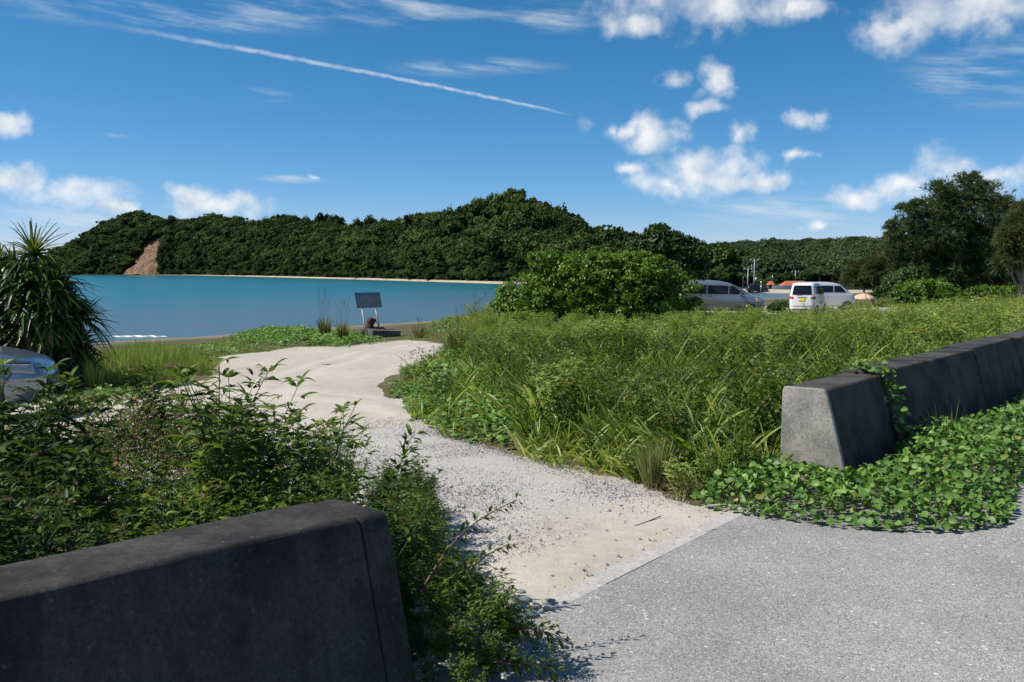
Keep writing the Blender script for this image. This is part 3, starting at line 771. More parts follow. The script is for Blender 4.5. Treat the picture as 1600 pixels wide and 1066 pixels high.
scatter_px('short_turf', [(600, 530), (640, 524), (690, 528), (700, 534), (640, 533), (610, 538)], 120, yg, .6, 1.0,
           'thin yellow turf in front of the sign slab', 'grass')
sgp = [grass_clump(46, .75, .012, .25, M['grass_far'], (.1, .6), .35), grass_clump(40, .62, .011, .25, M['tussock'], (.1, .6), .4), grass_clump(36, .85, .010, .2, M['grass'], (.1, .5), .3)]
scatter_px('shore_grass', [(100, 596), (140, 566), (200, 556), (265, 552), (320, 566), (340, 586), (300, 596), (225, 606), (150, 612), (105, 612)], 520, sgp, .75, 1.15,
           'tall thin green grass beside the spiky palm clump', 'grass')
scatter_px('low_cover', [(85, 628), (150, 606), (230, 606), (250, 622), (160, 645), (60, 660)], 260, [yg[0], yg[1], protos[7]], .6, 1.1,
           'straggly low plants on the sand in front of the silver car', 'ground cover')
P_ = [(695-46, 772), (690, 756), (735, 765), (742, 786), (705, 800), (668, 793)]
scatter_px('dry_turf_patch', P_, 90, [grass_clump(40, .10, .004, .12, M['grass_dry'], (.3, 1.2), 1.3), grass_clump(40, .08, .004, .12, M['tussock'], (.3, 1.2), 1.3)], .8, 1.3,
           'small round patch of dry yellow turf on the gravel', 'grass')

# tussocks: individuals
def tussock(px, py, wpx, hpx, label, n=150, mat='tussock', stalks=6, stalk_h=1.7):
    b = gnd(px, py); k = b.y/F; hw = wpx*k/2; h = hpx*k
    t = thing('grass_tussock', label, 'tussock', b, 0, None)
    r = hw*.45*np.sqrt(RNG.random(n)); a = RNG.uniform(0, 2*PI, n); base = np.stack([r*np.cos(a), r*np.sin(a), 0*r], -1)
    ax = base/(hw*.45+1e-6)*(hw/h)*.75; ax[:, 2] = 1; ax[:, :2] += RNG.normal(0, .06, (n, 2))
    obj('blades', leaf_mesh('blades', [strips(base, ax, rdir(n, -.2, .2), h*RNG.uniform(.55, 1.1, n), max(.006, 1.1*k), RNG.uniform(.02, .22, n), 5, 'grass')], M[mat]), t)
    if stalks:
        ax = np.stack([RNG.normal(0, .10, stalks), RNG.normal(0, .1, stalks), np.ones(stalks)], -1)
        bb = np.stack([RNG.normal(0, hw*.3, stalks), RNG.normal(0, hw*.3, stalks), np.zeros(stalks)], -1); Ls = h*stalk_h*RNG.uniform(.7, 1.1, stalks)
        p1 = strips(bb, ax, np.tile([0, -1., 0], (stalks, 1)), Ls, max(.004, .35*k), RNG.uniform(0, .1, stalks), 4, 'strap')
        tip = bb+unit(ax)*Ls[:, None]*.82
        p2 = strips(tip, ax, np.tile([0, -1., 0], (stalks, 1)), Ls*.2, max(.008, .8*k), .1, 3, 'lance')
        obj('seed_stalk', leaf_mesh('seed_stalk', [p1, p2], M['grass_dry']), t)
    return t
tussock(508, 527, 26, 40, 'left one of two upright grass tufts near the leaning sign', stalks=7, stalk_h=1.9)
tussock(536, 533, 24, 38, 'right one of two upright grass tufts nearest the leaning sign', stalks=7, stalk_h=1.9)
tussock(716, 552, 42, 52, 'feathery grass tussock where the sand track bends behind the field', 220, stalks=8, stalk_h=1.4)
tussock(1020, 762, 62, 92, 'fine bladed grass tussock at the gravel edge near the right wall', 320, 'tussock', stalks=4, stalk_h=1.1)
tussock(645, 590, 40, 26, 'thin sparse grass sprouts on the sandy tip of the field', 60, stalks=5, stalk_h=1.6)
tussock(150, 612, 34, 60, 'grass tuft below the spiky palm clump', 160, 'grass_far', stalks=3, stalk_h=1.6)
tussock(285, 640, 20, 26, 'wispy dry grass tuft at the left edge of the sand', 40, stalks=4, stalk_h=3.4)
tussock(655, 528, 26, 26, 'dry twiggy tuft right of the sign slab', 60, 'grass_dry', stalks=7, stalk_h=1.3)
tussock(745, 505, 30, 22, 'pale seeding grass against the sea left of the big shrub', 60, 'grass_far', stalks=12, stalk_h=2.2)
tussock(1545, 515, 60, 30, 'seeding grass tuft above the right wall', 120, 'grass_far', stalks=10, stalk_h=1.5)

# ================================================================== vine mat by the right wall
b0 = Vector((1.0, 0))
def gz0(px, py):                     # road-level point
    d_ = ray(px, py); k = -CAMZ/d_[2]; return (d_[0]*k, d_[1]*k)
nR = Vector((dR.y, -dR.x))           # towards the road
wallfoot = [eR + dR*s_ + nR*.22 for s_ in (7.5, 4, 2, .6, -.02)]
VINE = [gz0(1085, 785), gz0(1120, 800), gz0(1200, 812), gz0(1300, 825), gz0(1400, 833), gz0(1500, 832), gz0(1575, 822), gz0(1582, 785), gz0(1600, 745), gz0(1700, 690)]
VINE += [tuple(eR + dR*7.5 + nR*1.55)] + [tuple(q) for q in wallfoot] + [tuple(eR + dR*(-.03) - nR*.36), tuple(eR - dR*.1 - nR*.75)]
VINE = np.array(VINE)
vine = thing('beach_vine', 'bright green round-leaved vine mat around the pale wall end', 'vine', (2.6, 6.9, 0))
vo = np.array([2.6, 6.9, 0])
q = sample_poly(VINE, 9000); dv = np.hypot(q[:, 0], q[:, 1]); keep = RNG.random(len(q)) < np.clip((9/dv)**1.2, .25, 1); q = q[keep]; n = len(q)
ed = distpoly(VINE, q[:, 0], q[:, 1])
lump = .5+.5*vnoise(q[:, 0], q[:, 1], 2.2, 8)
z = (.02+np.clip(ed*.75, 0, .15)*(.45+lump*1.0))*RNG.uniform(.35, 1.12, n)
wd_ = (q[:, 0]-eR.x)*nR.x+(q[:, 1]-eR.y)*nR.y; ws_ = (q[:, 0]-eR.x)*dR.x+(q[:, 1]-eR.y)*dR.y
z = z + np.clip((.75-wd_)/.5, 0, 1)*np.exp(-((ws_-1.7)/.75)**2)*.26*RNG.uniform(.1, 1, n)
b = np.stack([q[:, 0], q[:, 1], z+.012], -1) - vo
ax = rdir(n, -.25, .55); nor = unit(np.array([-.25, -.1, 1.])+rdir(n)*.85); Ls = RNG.uniform(.036, .066, n)*np.clip(.8+.3*lump, .7, 1.2)
order = np.argsort(-(Ls/ np.hypot(q[:, 0], q[:, 1]))*(.3+z*6)); big = order[:300]; rest = order[300:]
foot = b.copy(); foot[:, 2] = 0; foot[:, :2] += RNG.normal(0, .03, (n, 2))
pl_ = strips(foot, b-foot, rdir(n), np.linalg.norm(b-foot, axis=1), .0035, 0., 2, 'strap', var=np.full(n, .3))
tag(obj('leaf_mass', leaf_mesh('leaf_mass', [strips(b[rest], ax[rest], nor[rest], Ls[rest], Ls[rest]*.92, RNG.uniform(-.1, .35, len(rest)), 4, 'round', .42)], M['vine']), vine), kind='stuff')
tag(obj('leaf_stalk', leaf_mesh('leaf_stalk', [pl_], M['stem_green']), vine), kind='stuff')
def unit_leaf(name, prof, wd, mat, fold=.28, droop=.1, var=.5, nseg=5):
    return leaf_mesh(name, [strips(np.zeros((1, 3)), [[1., 0, 0]], np.array([[0, 0, 1.]]), 1., wd, droop, nseg, prof, fold, np.array([var]))], mat)
def frame(base, axis, nor, s):
    a = Vector(axis).normalized(); sd = a.cross(Vector(nor)).normalized(); nn_ = sd.cross(a)
    m3 = Matrix((a, -sd, nn_)).transposed().to_4x4()
    return Matrix.Translation(Vector(base)) @ m3 @ Matrix.Scale(s, 4)
vleaf = [unit_leaf('vine_leaf', 'round', .92, M['vine'], .25+.12*i, -.05+.09*i, v_) for i, v_ in enumerate((.1, .35, .55, .75, .95))]
for i in big: obj('leaf', random.choice(vleaf), vine, M=frame(b[i], ax[i], nor[i], float(Ls[i])))
mb = MB()
for i in range(60):
    s0 = q[RNG.integers(n)]; a_ = RNG.uniform(0, 2*PI); pts = []
    for j in range(12):
        a_ += RNG.normal(0, .25); s0 = s0 + .06*np.array([math.cos(a_), math.sin(a_)])
        if not inpoly(VINE, s0[0:1], s0[1:2])[0]: break
        pts.append((s0[0]-vo[0], s0[1]-vo[1], .016+.02*RNG.random()))
    if len(pts) > 3: mb.tube(pts, .0035, 5)
tag(obj('runner', mb.mesh('runner', M['stem_red'], True), vine), label='reddish runners creeping over the asphalt edge')
# climbing sprig over the joint of the wall
cl = thing('climbing_vine', 'leafy vine climbing over the first joint of the right wall', 'vine', (0, 0, 0))
p0 = eR + dR*1.30
pts = [Vector((*(p0 - nR*.30), .66)), Vector((*(p0 - nR*.18), .745)), Vector((*(p0 - nR*.02), .735)), Vector((*(p0 + nR*.045), .62)), Vector((*(p0 + nR*.10 + dR*.02), .42)),
       Vector((*(p0 + nR*.17), .22)), Vector((*(p0 + nR*.24 - dR*.05), .05))]
obj('stem', MB().tube(pts, .006, 6).mesh('stem', M['stem_red'], True), cl)
for i in range(170):
    f = RNG.random()**.8*5.99; k_ = int(f); c_ = pts[k_].lerp(pts[k_+1], f-k_); o_ = Vector(rdir(1, -.3, .5)[0]); o_ = (o_ + Vector((nR.x, nR.y, 0))*.5)
    bb = c_ + Vector((nR.x, nR.y, .2))*.03 + Vector(rdir(1)[0])*RNG.uniform(.02, .10)
    obj('leaf', random.choice(vleaf), cl, M=frame(bb, o_, Vector((nR.x, nR.y, .9)) + Vector(rdir(1)[0])*.5, RNG.uniform(.035, .065)))
tus = tussock(1440, 655, 70, 70, 'arching grass tuft between the right wall and the vine', 60, 'grass', stalks=0)
tus.location = (*(eR + dR*1.75 + nR*.45), 0.02)

# ================================================================== leafy weeds behind the left wall
nL = Vector((dL.y, -dL.x))
weed_src = [herb_meshes(h, nb, L_, .27, M['weed'], lean=.16, dens=.85) for h, nb, L_ in ((1.0, 9, .105), (.92, 10, .095), (.85, 9, .11), (.8, 10, .09), (.98, 8, .115), (.72, 9, .095))]
def put_weed(k, x, y, s, rz, label, group, tilt=(0, 0), z=None):
    t = thing('leafy_weed', label, 'weed', (x, y, float(g(x, y)) if z is None else z), 0, group)
    t.rotation_euler = (tilt[0], tilt[1], rz); t.scale = (s, s, s)
    sm, fo = weed_src[k]; obj('stem', sm, t); obj('foliage', fo, t)
    return t
cnt = 0
GW = 'leafy weeds behind the near wall'
LW = 'dark green leafy weed growing behind the near dark wall'
spots = []
tries = 0
WEEDS = np.array([(-.36, 3.98), (-.48, 4.7), (-.72, 5.5), (-1.25, 6.3), (-2.0, 7.1), (-3.0, 7.9), (-4.1, 8.9), (-5.4, 9.6), (-6.2, 8.6), (-5.0, 5.0)] + [tuple(e + dL*a_ - nL*.44) for a_ in (-3.2, -1.5, 0)])
cand = sample_poly(WEEDS, 9000); ced = distpoly(WEEDS, cand[:, 0], cand[:, 1])
for (x_, y_), ed_ in zip(cand, ced):
    if len(spots) >= 298: break
    if x_ < -.56*y_-.25: continue
    qv = Vector((x_, y_))
    if any((qv-s_[0]).length < .20 for s_ in spots): continue
    if mnoise.noise(Vector((x_*.9, y_*.9, 4))) < -.28 and qv.length > 4.8: continue
    spots.append((qv, (e-qv).dot(nL), ed_))
for qv, pr, lim in spots:
    hh = RNG.uniform(.72, 1.2)*np.interp(qv.length, [3, 4.5, 6.5, 8.5, 9.5], [1.02, 1.0, .86, .66, .55])*np.interp(lim, [0, .5], [.85, 1])*(1.28 if RNG.random() < .12 else 1.0)*np.interp(qv.x, [-2.2, -1.2, -.4], [1, .86, .84])*(.74 if qv.x/qv.y < -.40 and qv.y > 5.2 else 1.0)
    put_weed(int(RNG.integers(6)), qv.x, qv.y, hh, RNG.uniform(0, 6.3), LW, GW, (RNG.normal(0, .12), RNG.normal(0, .12)))
# low weeds draped round the end of the wall
GE = 'weeds around the near wall end'; LE = 'low weed spilling past the end of the near dark wall'
LOWP = poly_px([(640, 1150), (760, 1120), (866, 1062), (826, 1030), (760, 1002), (722, 968), (704, 920), (688, 862), (676, 818), (640, 792), (590, 800), (560, 900)])
placed = []
for x_, y_ in sample_poly(LOWP, 4000):
    if len(placed) >= 125: break
    qv = Vector((x_, y_)); al = (qv-e).dot(dL); pr = -(qv-e).dot(nL)
    if al < .085 and -.6 < pr < .42: continue
    if any((qv-s_).length < .082 for s_ in placed): continue
    placed.append(qv); ed_ = float(distpoly(LOWP, np.array([x_]), np.array([y_]))[0])
    s_ = RNG.uniform(.75, 1.15)*np.interp(ed_, [0, .12, .3, .5], [.26, .36, .56, .72])*np.interp(pr, [-.3, .1], [.72, 1])
    put_weed(int(RNG.integers(6)), qv.x, qv.y, s_, RNG.uniform(0, 6.3), LE, GE, (RNG.normal(0, .2), RNG.normal(.1, .2)), .0)
# dry brown stems among the weeds
for i, (px, y_) in enumerate(((150, 6.2), (205, 6.6), (238, 6.9), (262, 6.4), (285, 7.0), (300, 6.2), (318, 6.6), (335, 5.8), (190, 5.4), (250, 5.6), (120, 7.2), (60, 6.4))):
    x_ = (px-800)/F*y_; t = thing('dry_weed', 'brown dried-out weed stalks among the green weeds', 'weed', (x_, y_, float(g(x_, y_))), RNG.uniform(0, 6), 'dried weeds behind the near wall')
    st_, B, A, Nn, Ls = herb_parts(RNG.uniform(.75, 1.0), 7, .05, .3, lean=.2, dens=.5); mb = MB()
    for path, r in st_: mb.tube(path, [r*.9*(1-.6*j/len(path)) for j in range(len(path))], 5, False)
    obj('stem', mb.mesh('stem', M['dead_leaf'], True), t)
    obj('seed_heads', leaf_mesh('seed_heads', [strips(B, A, Nn, Ls*.7, Ls*.25, .8, 3, 'lance', .3)], M['dead_leaf']), t)
# sprigs with single leaves
wleaf = [unit_leaf('weed_leaf', 'lance', .30, M['weed'], .35, .1+.15*i, v_) for i, v_ in enumerate((.15, .45, .7, .95))]
def sprig(label, base, tipv, bend, n, leafL, red=True):
    base = Vector(base); tipv = Vector(tipv); t = thing('weed_sprig', label, 'weed', base)
    pts = []
    for i in range(13):
        s = i/12; pts.append((tipv-base)*s + Vector(bend)*math.sin(PI*s))
    obj('stem', MB().tube(pts, [.0055*(1-.7*i/12) for i in range(13)], 6).mesh('stem', M['stem_red' if red else 'stem_green'], True), t)
    for i in range(n):
        s = .25 + .75*(i//2)/max(1, (n//2-1)); k_ = min(11, int(s*12)); c_ = pts[k_].lerp(pts[k_+1], s*12-k_)
        d_ = (pts[k_+1]-pts[k_]).normalized(); a_ = (i//2)*1.4 + (i % 2)*PI + RNG.normal(0, .3)
        s1 = d_.cross(Vector((.2, .3, 1))).normalized(); s2 = d_.cross(s1)
        o_ = (s1*math.cos(a_) + s2*math.sin(a_))*.9 + d_*.7
        for ln, ofs in ((1, 0), (.7, .75), (.7, -.75)):
            oo = o_ + s2.lerp(s1, .5)*ofs
            obj('leaf', random.choice(wleaf), t, M=frame(c_ + o_.normalized()*leafL*.25, oo, Vector((0, 0, 1)) + Vector(rdir(1)[0])*.5, leafL*ln*RNG.uniform(.75, 1.2)*(1.1-.4*s)))
    return t
gq = lambda px, py, y: at(px, py, y)
sprig('tallest leafy sprig rising against the sand track', at(372, 800, 5.4), at(398, 592, 5.5), (-.05, 0, 0), 34, .10, False)
sprig('leafy sprig against the sand, second from the tallest', at(445, 820, 5.0), at(455, 640, 5.1), (.03, 0, 0), 30, .10, False)
sprig('rightmost upright leafy sprig above the near wall', at(605, 860, 4.4), at(645, 680, 4.6), (-.03, 0, .02), 34, .09, False)
sprig('thin reddish arching sprig over the gravel', at(655, 930, 3.9), at(806, 782, 4.2), (-.03, 0, .05), 26, .05)
sprig('thin lower sprig leaning over the gravel', at(690, 960, 3.85), at(795, 850, 4.0), (-.02, 0, .04), 26, .055)
sprig('low sprig spreading over the asphalt beside the kerb end', at(730, 1020, 3.75), at(885, 1000, 3.95), (0, 0, .07), 30, .06)
sprig('lowest sprig at the bottom edge beside the wall end', at(700, 1060, 3.6), at(875, 1050, 3.75), (0, 0, .05), 30, .065)
# low branches whose shadow falls on the asphalt
sprig('bare-tipped twig casting a shadow on the asphalt', at(780, 1040, 3.75), at(868, 975, 3.85), (0, 0, .02), 14, .035)
# flowers
def flower(px, py, y, r, label, petal='petal'):
    t = thing('flower', label, 'flower', at(px, py, y)); t.rotation_euler = (.9, 0, .2)
    pm = leaf_mesh('petal', [strips(np.zeros((1, 3)), [[1., 0, .12]], np.array([[0, 0, 1.]]), 1., .62, .1, 4, 'obov', .15)], M[petal])
    for i in range(5): obj('petal', pm, t, M=Matrix.Rotation(i*2*PI/5, 4, 'Z') @ Matrix.Scale(r, 4))
    obj('flower_centre', MB().lathe([(.001, -.3), (.3, -.2), (.36, .05), (.25, .25), (.001, .32)], 10).mesh('flower_centre', M['pollen'], True), t, M=Matrix.Scale(r, 4))
    t2 = MB().tube([(0, 0, 0), (0, .01, -.06), (0, .02, -.14)], .0022, 5); obj('stem', t2.mesh('stem', M['stem_green']), t)
    return t
flower(788, 1056, 3.5, .016, 'white flower with yellow centre at the bottom edge')
for i, (px, py, y, lab) in enumerate(((228, 774, 4.2, 'small orange bloom right of centre above the near wall'), (12, 712, 5.2, 'small orange bloom at the left edge'), (180, 725, 5.0, 'small pale orange bloom amid the weeds'),
        (210, 622, 6.5, 'topmost tiny orange bloom over the weeds'))):
    flower(px, py, y, .013, lab, 'orange_fl')

# ================================================================== stones, gravel
def stone_mesh(name, seed, mat, n=2):
    import bmesh
    bm = bmesh.new(); bmesh.ops.create_icosphere(bm, subdivisions=n, radius=1)
    for v in bm.verts:
        d_ = v.co.normalized(); v.co = d_*(1+.35*mnoise.noise(d_*1.3+Vector((seed*3.7, 1, 2))) + .12*mnoise.noise(d_*3.1+Vector((seed, 5, 2))))
    me = bpy.data.meshes.new(name); bm.to_mesh(me); bm.free(); me.materials.append(mat)
    me.polygons.foreach_set('use_smooth', [n > 1]*len(me.polygons)); return me
gs = [stone_mesh('pebble', i, M['gravel'], 1) for i in range(5)]
q = sample_poly(PATH, 420000); dq = np.hypot(q[:, 0], q[:, 1])
gd = polyl(np.array([[*gnd(a, b)[:2]] for a, b in ((640, 690), (760, 780), (860, 830), (1030, 790))]), q[:, 0], q[:, 1])
tq = tof(q[:, 0], q[:, 1]); pn = np.array([mnoise.noise(Vector((a*1.3, b_*1.3, 2))) for a, b_ in q])
pr = np.clip(1.15-gd/2.1, .0, 1)*np.clip((tq-.3)/.8, .05, 1)*np.clip((14-dq)/5, 0, 1)*np.clip(.65+pn*1.2, .05, 1)+.012*(dq < 12)
k_ = RNG.random(len(q)) < pr*1.6; q = q[k_][:24000]; n = len(q)
s_ = np.clip(RNG.lognormal(-5.45, .40, n), .0025, .018)
gv = instancer('gravel', gs, np.stack([q[:, 0], q[:, 1], g(q[:, 0], q[:, 1])+.018+s_*.2], -1), RNG.uniform(0, 6.3, (n, 3)), np.stack([s_, s_*RNG.uniform(.7, 1.1, n), s_*.7], -1), RNG.integers(0, 5, n))
tag(gv, 'loose grey gravel spread over the near part of the track', 'gravel')
sm_ = {c: simple('stone_'+c, v, .7, nscale=25, namt=.2) for c, v in (('blue', (.15, .19, .21)), ('green', (.24, .27, .23)), ('pale', (.40, .38, .35)), ('dark', (.13, .17, .195)))}
for i, (px, py, wpx, hpx, c, lab) in enumerate(((813, 934, 17, 6, 'green', 'smallest flat stone farthest from the road in the pebble cluster'), (820, 949, 27, 11, 'blue', 'rounded blue grey stone in the pebble cluster by the kerb end'),
        (857, 950, 24, 9, 'green', 'greenish stone in the pebble cluster, nearest the kerb'), (812, 959, 31, 10, 'pale', 'pale broad stone at the left of the pebble cluster'),
        (836, 957, 20, 10, 'pale', 'pale stone in the middle of the pebble cluster'), (856, 959, 20, 8, 'pale', 'tan flat stone touching the kerb end'),
        (824, 970, 38, 11, 'dark', 'largest dark blue stone at the front of the pebble cluster'), (846, 966, 9, 6, 'dark', 'tiny dark pebble between the larger stones'))):
    b_ = gnd(px, py); k_ = b_.y/F
    o = obj('stone', stone_mesh('stone', i+11, sm_[c])); o.location = (b_.x, b_.y, max(b_.z, -.03)+.030); o.scale = (wpx*k_/2, wpx*k_/2*.75, hpx*k_*.62); o.rotation_euler = (0, .05, RNG.uniform(-.4, .4))
    tag(o, lab, 'stone', 'stones at the kerb end')
# larger scattered stones on the gravel
for i, (px, py, wpx) in enumerate(((950, 803, 9), (858, 832, 7), (1012, 874, 6), (965, 876, 5), (702, 834, 6), (885, 815, 6), (1043, 855, 5), (925, 905, 5))):
    b_ = gnd(px, py); k_ = b_.y/F
    o = obj('stone', stone_mesh('stone', i+31, sm_['blue' if i % 2 else 'pale'])); o.location = (b_.x, b_.y, b_.z+.02); o.scale = (wpx*k_*.6, wpx*k_*.5, wpx*k_*.35)
    tag(o, 'small loose stone lying alone on the gravel track', 'stone', 'loose stones on the track')
# twigs on sand and kerb
def twig(pts, r, label, mat='bark'):
    o = obj('twig', MB().tube(pts, r, 5).mesh('twig', M[mat], True)); tag(o, label, 'twig'); return o
def gp(px, py, h=.02): v = gnd(px, py); return Vector((v.x, v.y, max(v.z, -.02)+h))
twig([gp(992, 828), gp(1010, 822), gp(1032, 815, .03)], .004, 'thin straight twig on the sandy patch above the kerb')
twig([gp(470, 572, .04), gp(476, 573, .06), gp(482, 571, .05)], .03, 'short dark stick lying on the sand track', 'driftwood')
twig([gp(1118, 832), gp(1100, 838), gp(1078, 846)], .004, 'reddish twig lying along the upper kerb', 'stem_red')
dl = [unit_leaf('dead_leaf', 'lance', .5, M['dead_leaf'], .3, .2)]
for i in range(34):
    s_ = RNG.uniform(-.2, 3.0); t_ = .16+abs(RNG.normal(0, .10)); x_, y_ = xy(s_, t_)
    o = obj('dead_leaf', dl[0]); o.matrix_world = frame((x_, y_, float(g(x_, y_))+.032), rdir(1, -.1, .1)[0], (RNG.normal(0, .2), RNG.normal(0, .2), 1), RNG.uniform(.015, .035))
    tag(o, 'curled brown dead leaf caught along the kerb', 'leaf', 'dead leaves along the kerb')

# ================================================================== leaning sign, slab, driftwood
SY = 34.5
sb = gnd(590, 528); SYr = sb.y
zs0 = sb.z
slab = obj('concrete_slab', MB().box((0, 0, 0), (1.05, .8, .34)).mesh('concrete_slab', M['slab'])); bevel(slab, .03, 2)
slab.location = (at(596, 524, SYr).x, SYr+.35, zs0+.10); slab.rotation_euler = (.03, .05, .5)
tag(slab, 'tilted grey concrete footing under the leaning sign', 'slab')
a_ = .70; lean = math.atan(.30)
sign = thing('information_sign', 'leaning grey notice board with blue header on two posts by the sea', 'sign', (0, 0, 0))
k_ = SYr/F
right = Vector((math.cos(a_), math.sin(a_), 0)); back = Vector((-math.sin(a_), math.cos(a_), 0)); up_ = (Vector((0, 0, 1))*math.cos(lean) + back*math.sin(lean)).normalized(); nrm = right.cross(up_)
sign.matrix_world = Matrix.Translation(at(584, 521, SYr+.35)) @ Matrix((right, up_.cross(right), up_)).transposed().to_4x4()
bw = 36*k_/math.cos(a_); bh = 25*k_; ph = 42*k_
def sgpart(nm, c, d_, mt, par=sign):
    o = obj(nm, MB().box((0, 0, 0), d_).mesh(nm, M[mt]), par, c); bevel(o, .004, 1); return o
for sx in (-.27, .27):
    o = obj('post', MB().tube([(0, 0, -.25), (0, 0, ph+bh*.8)], .028, 10).mesh('post', M['post_steel'], True), sign, (sx*bw, .04, 0))
    if sx > 0: obj('rust_stain', MB().tube([(0, 0, -.2), (0, 0, ph*.72)], .0295, 10).mesh('rust_stain', M['post_rust'], True), sign, (sx*bw, .04, 0))
brd = sgpart('board', (0, 0, ph+bh*.42), (bw, .03, bh*.84), 'wood_grey')
hdr = sgpart('header', (0, -.001, ph+bh*.92), (bw*1.005, .034, bh*.155), 'sign_blue')
for i in range(13): obj('header_mark', MB().box((0, 0, 0), (bw*.03, .004, bh*.06)).mesh('header_mark', M['sign_mark']), hdr, (bw*(-.40+i*.066), -.0195, -.01))
for i in range(6): obj('faded_line', MB().box((0, 0, 0), (bw*(.86 if i % 3 else .6), .003, bh*.02)).mesh('faded_line', M['sign_mark']), brd, (-.02, -.0168, bh*(.30-i*.125)))
sgpart('rail', (0, .03, ph+.05), (bw*.9, .03, .05), 'post_rust')
# driftwood stump
dw = thing('driftwood_stump', 'dark brown gnarled stump behind the sign posts', 'driftwood', at(577, 521, SYr+.6))
mb = MB()
import bmesh
def lump(seed, c, s):
    me_ = stone_mesh('lump', seed, M['driftwood'], 2); mb.add([Vector((v.co.x*s[0], v.co.y*s[1], v.co.z*s[2]))+Vector(c) for v in me_.vertices], [tuple(p_.vertices) for p_ in me_.polygons])
lump(3, (.0, 0, .16), (.20, .2, .26)); lump(5, (.06, 0, .42), (.16, .14, .15)); lump(6, (-.12, -.02, .05), (.17, .14, .16)); lump(8, (.24, 0, .10), (.2, .13, .15))
obj('stump', mb.mesh('stump', M['driftwood'], True), dw)
mb = MB(); mb.tube([(.1, 0, .2), (.35, -.05, .12), (.6, -.08, .06), (.88, -.1, .06)], [.07, .055, .05, .02], 7); mb.tube([(.05, 0, .4), (.2, .02, .5), (.24, 0, .44)], [.05, .05, .04], 7)
mb.tube([(-.1, 0, .1), (-.28, -.05, .02), (-.34, -.05, -.1)], [.06, .04, .03], 7); mb.tube([(.3, 0, .14), (.46, .1, .2), (.6, .1, .12)], [.04, .035, .02], 6)
obj('root', mb.mesh('root', M['driftwood'], True), dw)

# wave foam along the beach
def foam_line(px0, px1, py, wd, label):
    a0 = at(px0, py, 10); vs = []; n_ = 60
    d0 = ray(px0, py); d1 = ray(px1, py); k0 = (SEA-CAMZ)/d0[2]; k1 = (SEA-CAMZ)/d1[2]
    A = Vector((d0[0]*k0, d0[1]*k0, 0)); B = Vector((d1[0]*k1, d1[1]*k1, 0)); fs = []
    for i in range(n_+1):
        f = i/n_; c_ = A.lerp(B, f); ww = wd*(.15+.85*math.sin(PI*f)**.5)*(1+.5*mnoise.noise(Vector((i*.37, 3, 1)))); c_.y += .5*mnoise.noise(Vector((i*.13, 7, 1)))
        hh = .07*math.sin(PI*f)**.5*(1+.5*mnoise.noise(Vector((i*.5, 1, 1))))
        vs += [(c_.x, c_.y-ww*.5, SEA+.004), (c_.x, c_.y-ww*.25, SEA+hh), (c_.x, c_.y+ww*.1, SEA+hh*.9), (c_.x, c_.y+ww*.5, SEA+.004)]
        if i: fs += [((i-1)*4+j, i*4+j, i*4+j+1, (i-1)*4+j+1) for j in range(3)]
    me_ = bpy.data.meshes.new('breaking_wave'); me_.from_pydata(vs, [], fs); me_.materials.append(M['foam']); me_.polygons.foreach_set('use_smooth', [True]*len(fs))
    tag(obj('breaking_wave', me_), label, 'wave')
foam_line(172, 262, 526, .55, 'white foam crest of a small wave at the beach')
foam_line(150, 330, 546, .16, 'thin foam edge where the water meets the sand')

# ================================================================== trees and shrubs
def limbs(mat, segs):
    mb = MB()
    for pts, r0, r1 in segs: mb.tube(pts, [r0+(r1-r0)*i/(len(pts)-1) for i in range(len(pts))], 8)
    return mb.mesh('trunk', mat, True)
def clumpy(lobes, nsub, per, sub=.30, zcut=-.5, shell=.75):
    """lobes: (cx,cy,cz,rx,ry,rz). Points in small clumps on the lobes; returns points and outward directions"""
    wts = np.array([l[3]*l[5]+l[3]*l[4] for l in lobes]); wts = wts/wts.sum(); Pp, O = [], []; cs = []
    for _ in range(nsub):
        l = lobes[RNG.choice(len(lobes), p=wts)]; c = np.array(l[:3]); r = np.array(l[3:])
        d_ = rdir(1, zcut, 1)[0]; rr = RNG.uniform(.55, 1.0); ctr_ = c + d_*r*rr; sr = sub*min(r[0], r[2])*RNG.uniform(.6, 1.3)
        n_ = max(3, int(per*RNG.uniform(.6, 1.4))); dd_ = rdir(n_, -.6, 1); rad = sr*(shell+(1-shell)*RNG.random(n_))[:, None]**1
        Pp.append(ctr_ + dd_*rad*np.array([1.15, 1.15, .8])); O.append(unit(dd_*.8 + d_*.7 + np.array([0, 0, .35]))); cs.append(ctr_)
    return np.concatenate(Pp), np.concatenate(O), np.array(cs)
def rosette_leaves(P_, O_, k, L_, wd, prof, spread=.9, droop=.2, nseg=2, fold=0., out=.55):
    n_ = len(P_); B = np.repeat(P_, k, 0); O2 = np.repeat(O_, k, 0)
    ax_ = unit(O2*out + rdir(n_*k)*spread); Ls_ = L_*RNG.uniform(.6, 1.2, n_*k)
    nor_ = unit(O2 + rdir(n_*k)*.3)
    return strips(B, ax_, nor_, Ls_, Ls_*wd, droop*RNG.uniform(.3, 1.5, n_*k), nseg, prof, fold, var=np.clip(np.repeat(RNG.random(n_), k)*.6+RNG.random(n_*k)*.4, 0, 1))
def px_lobes(lst, y, yd=.8, base=None):
    """(px, py, rx, ry[, dy]) ellipses at distance y -> world lobes relative to base"""
    out = []
    for l in lst:
        yy = y+(l[4] if len(l) > 4 else 0); c = at(l[0], l[1], yy); k = yy/F
        out.append((c.x-base.x, c.y-base.y, c.z-base.z, l[2]*k, max(l[2], l[3])*k*yd, l[3]*k))
    return out
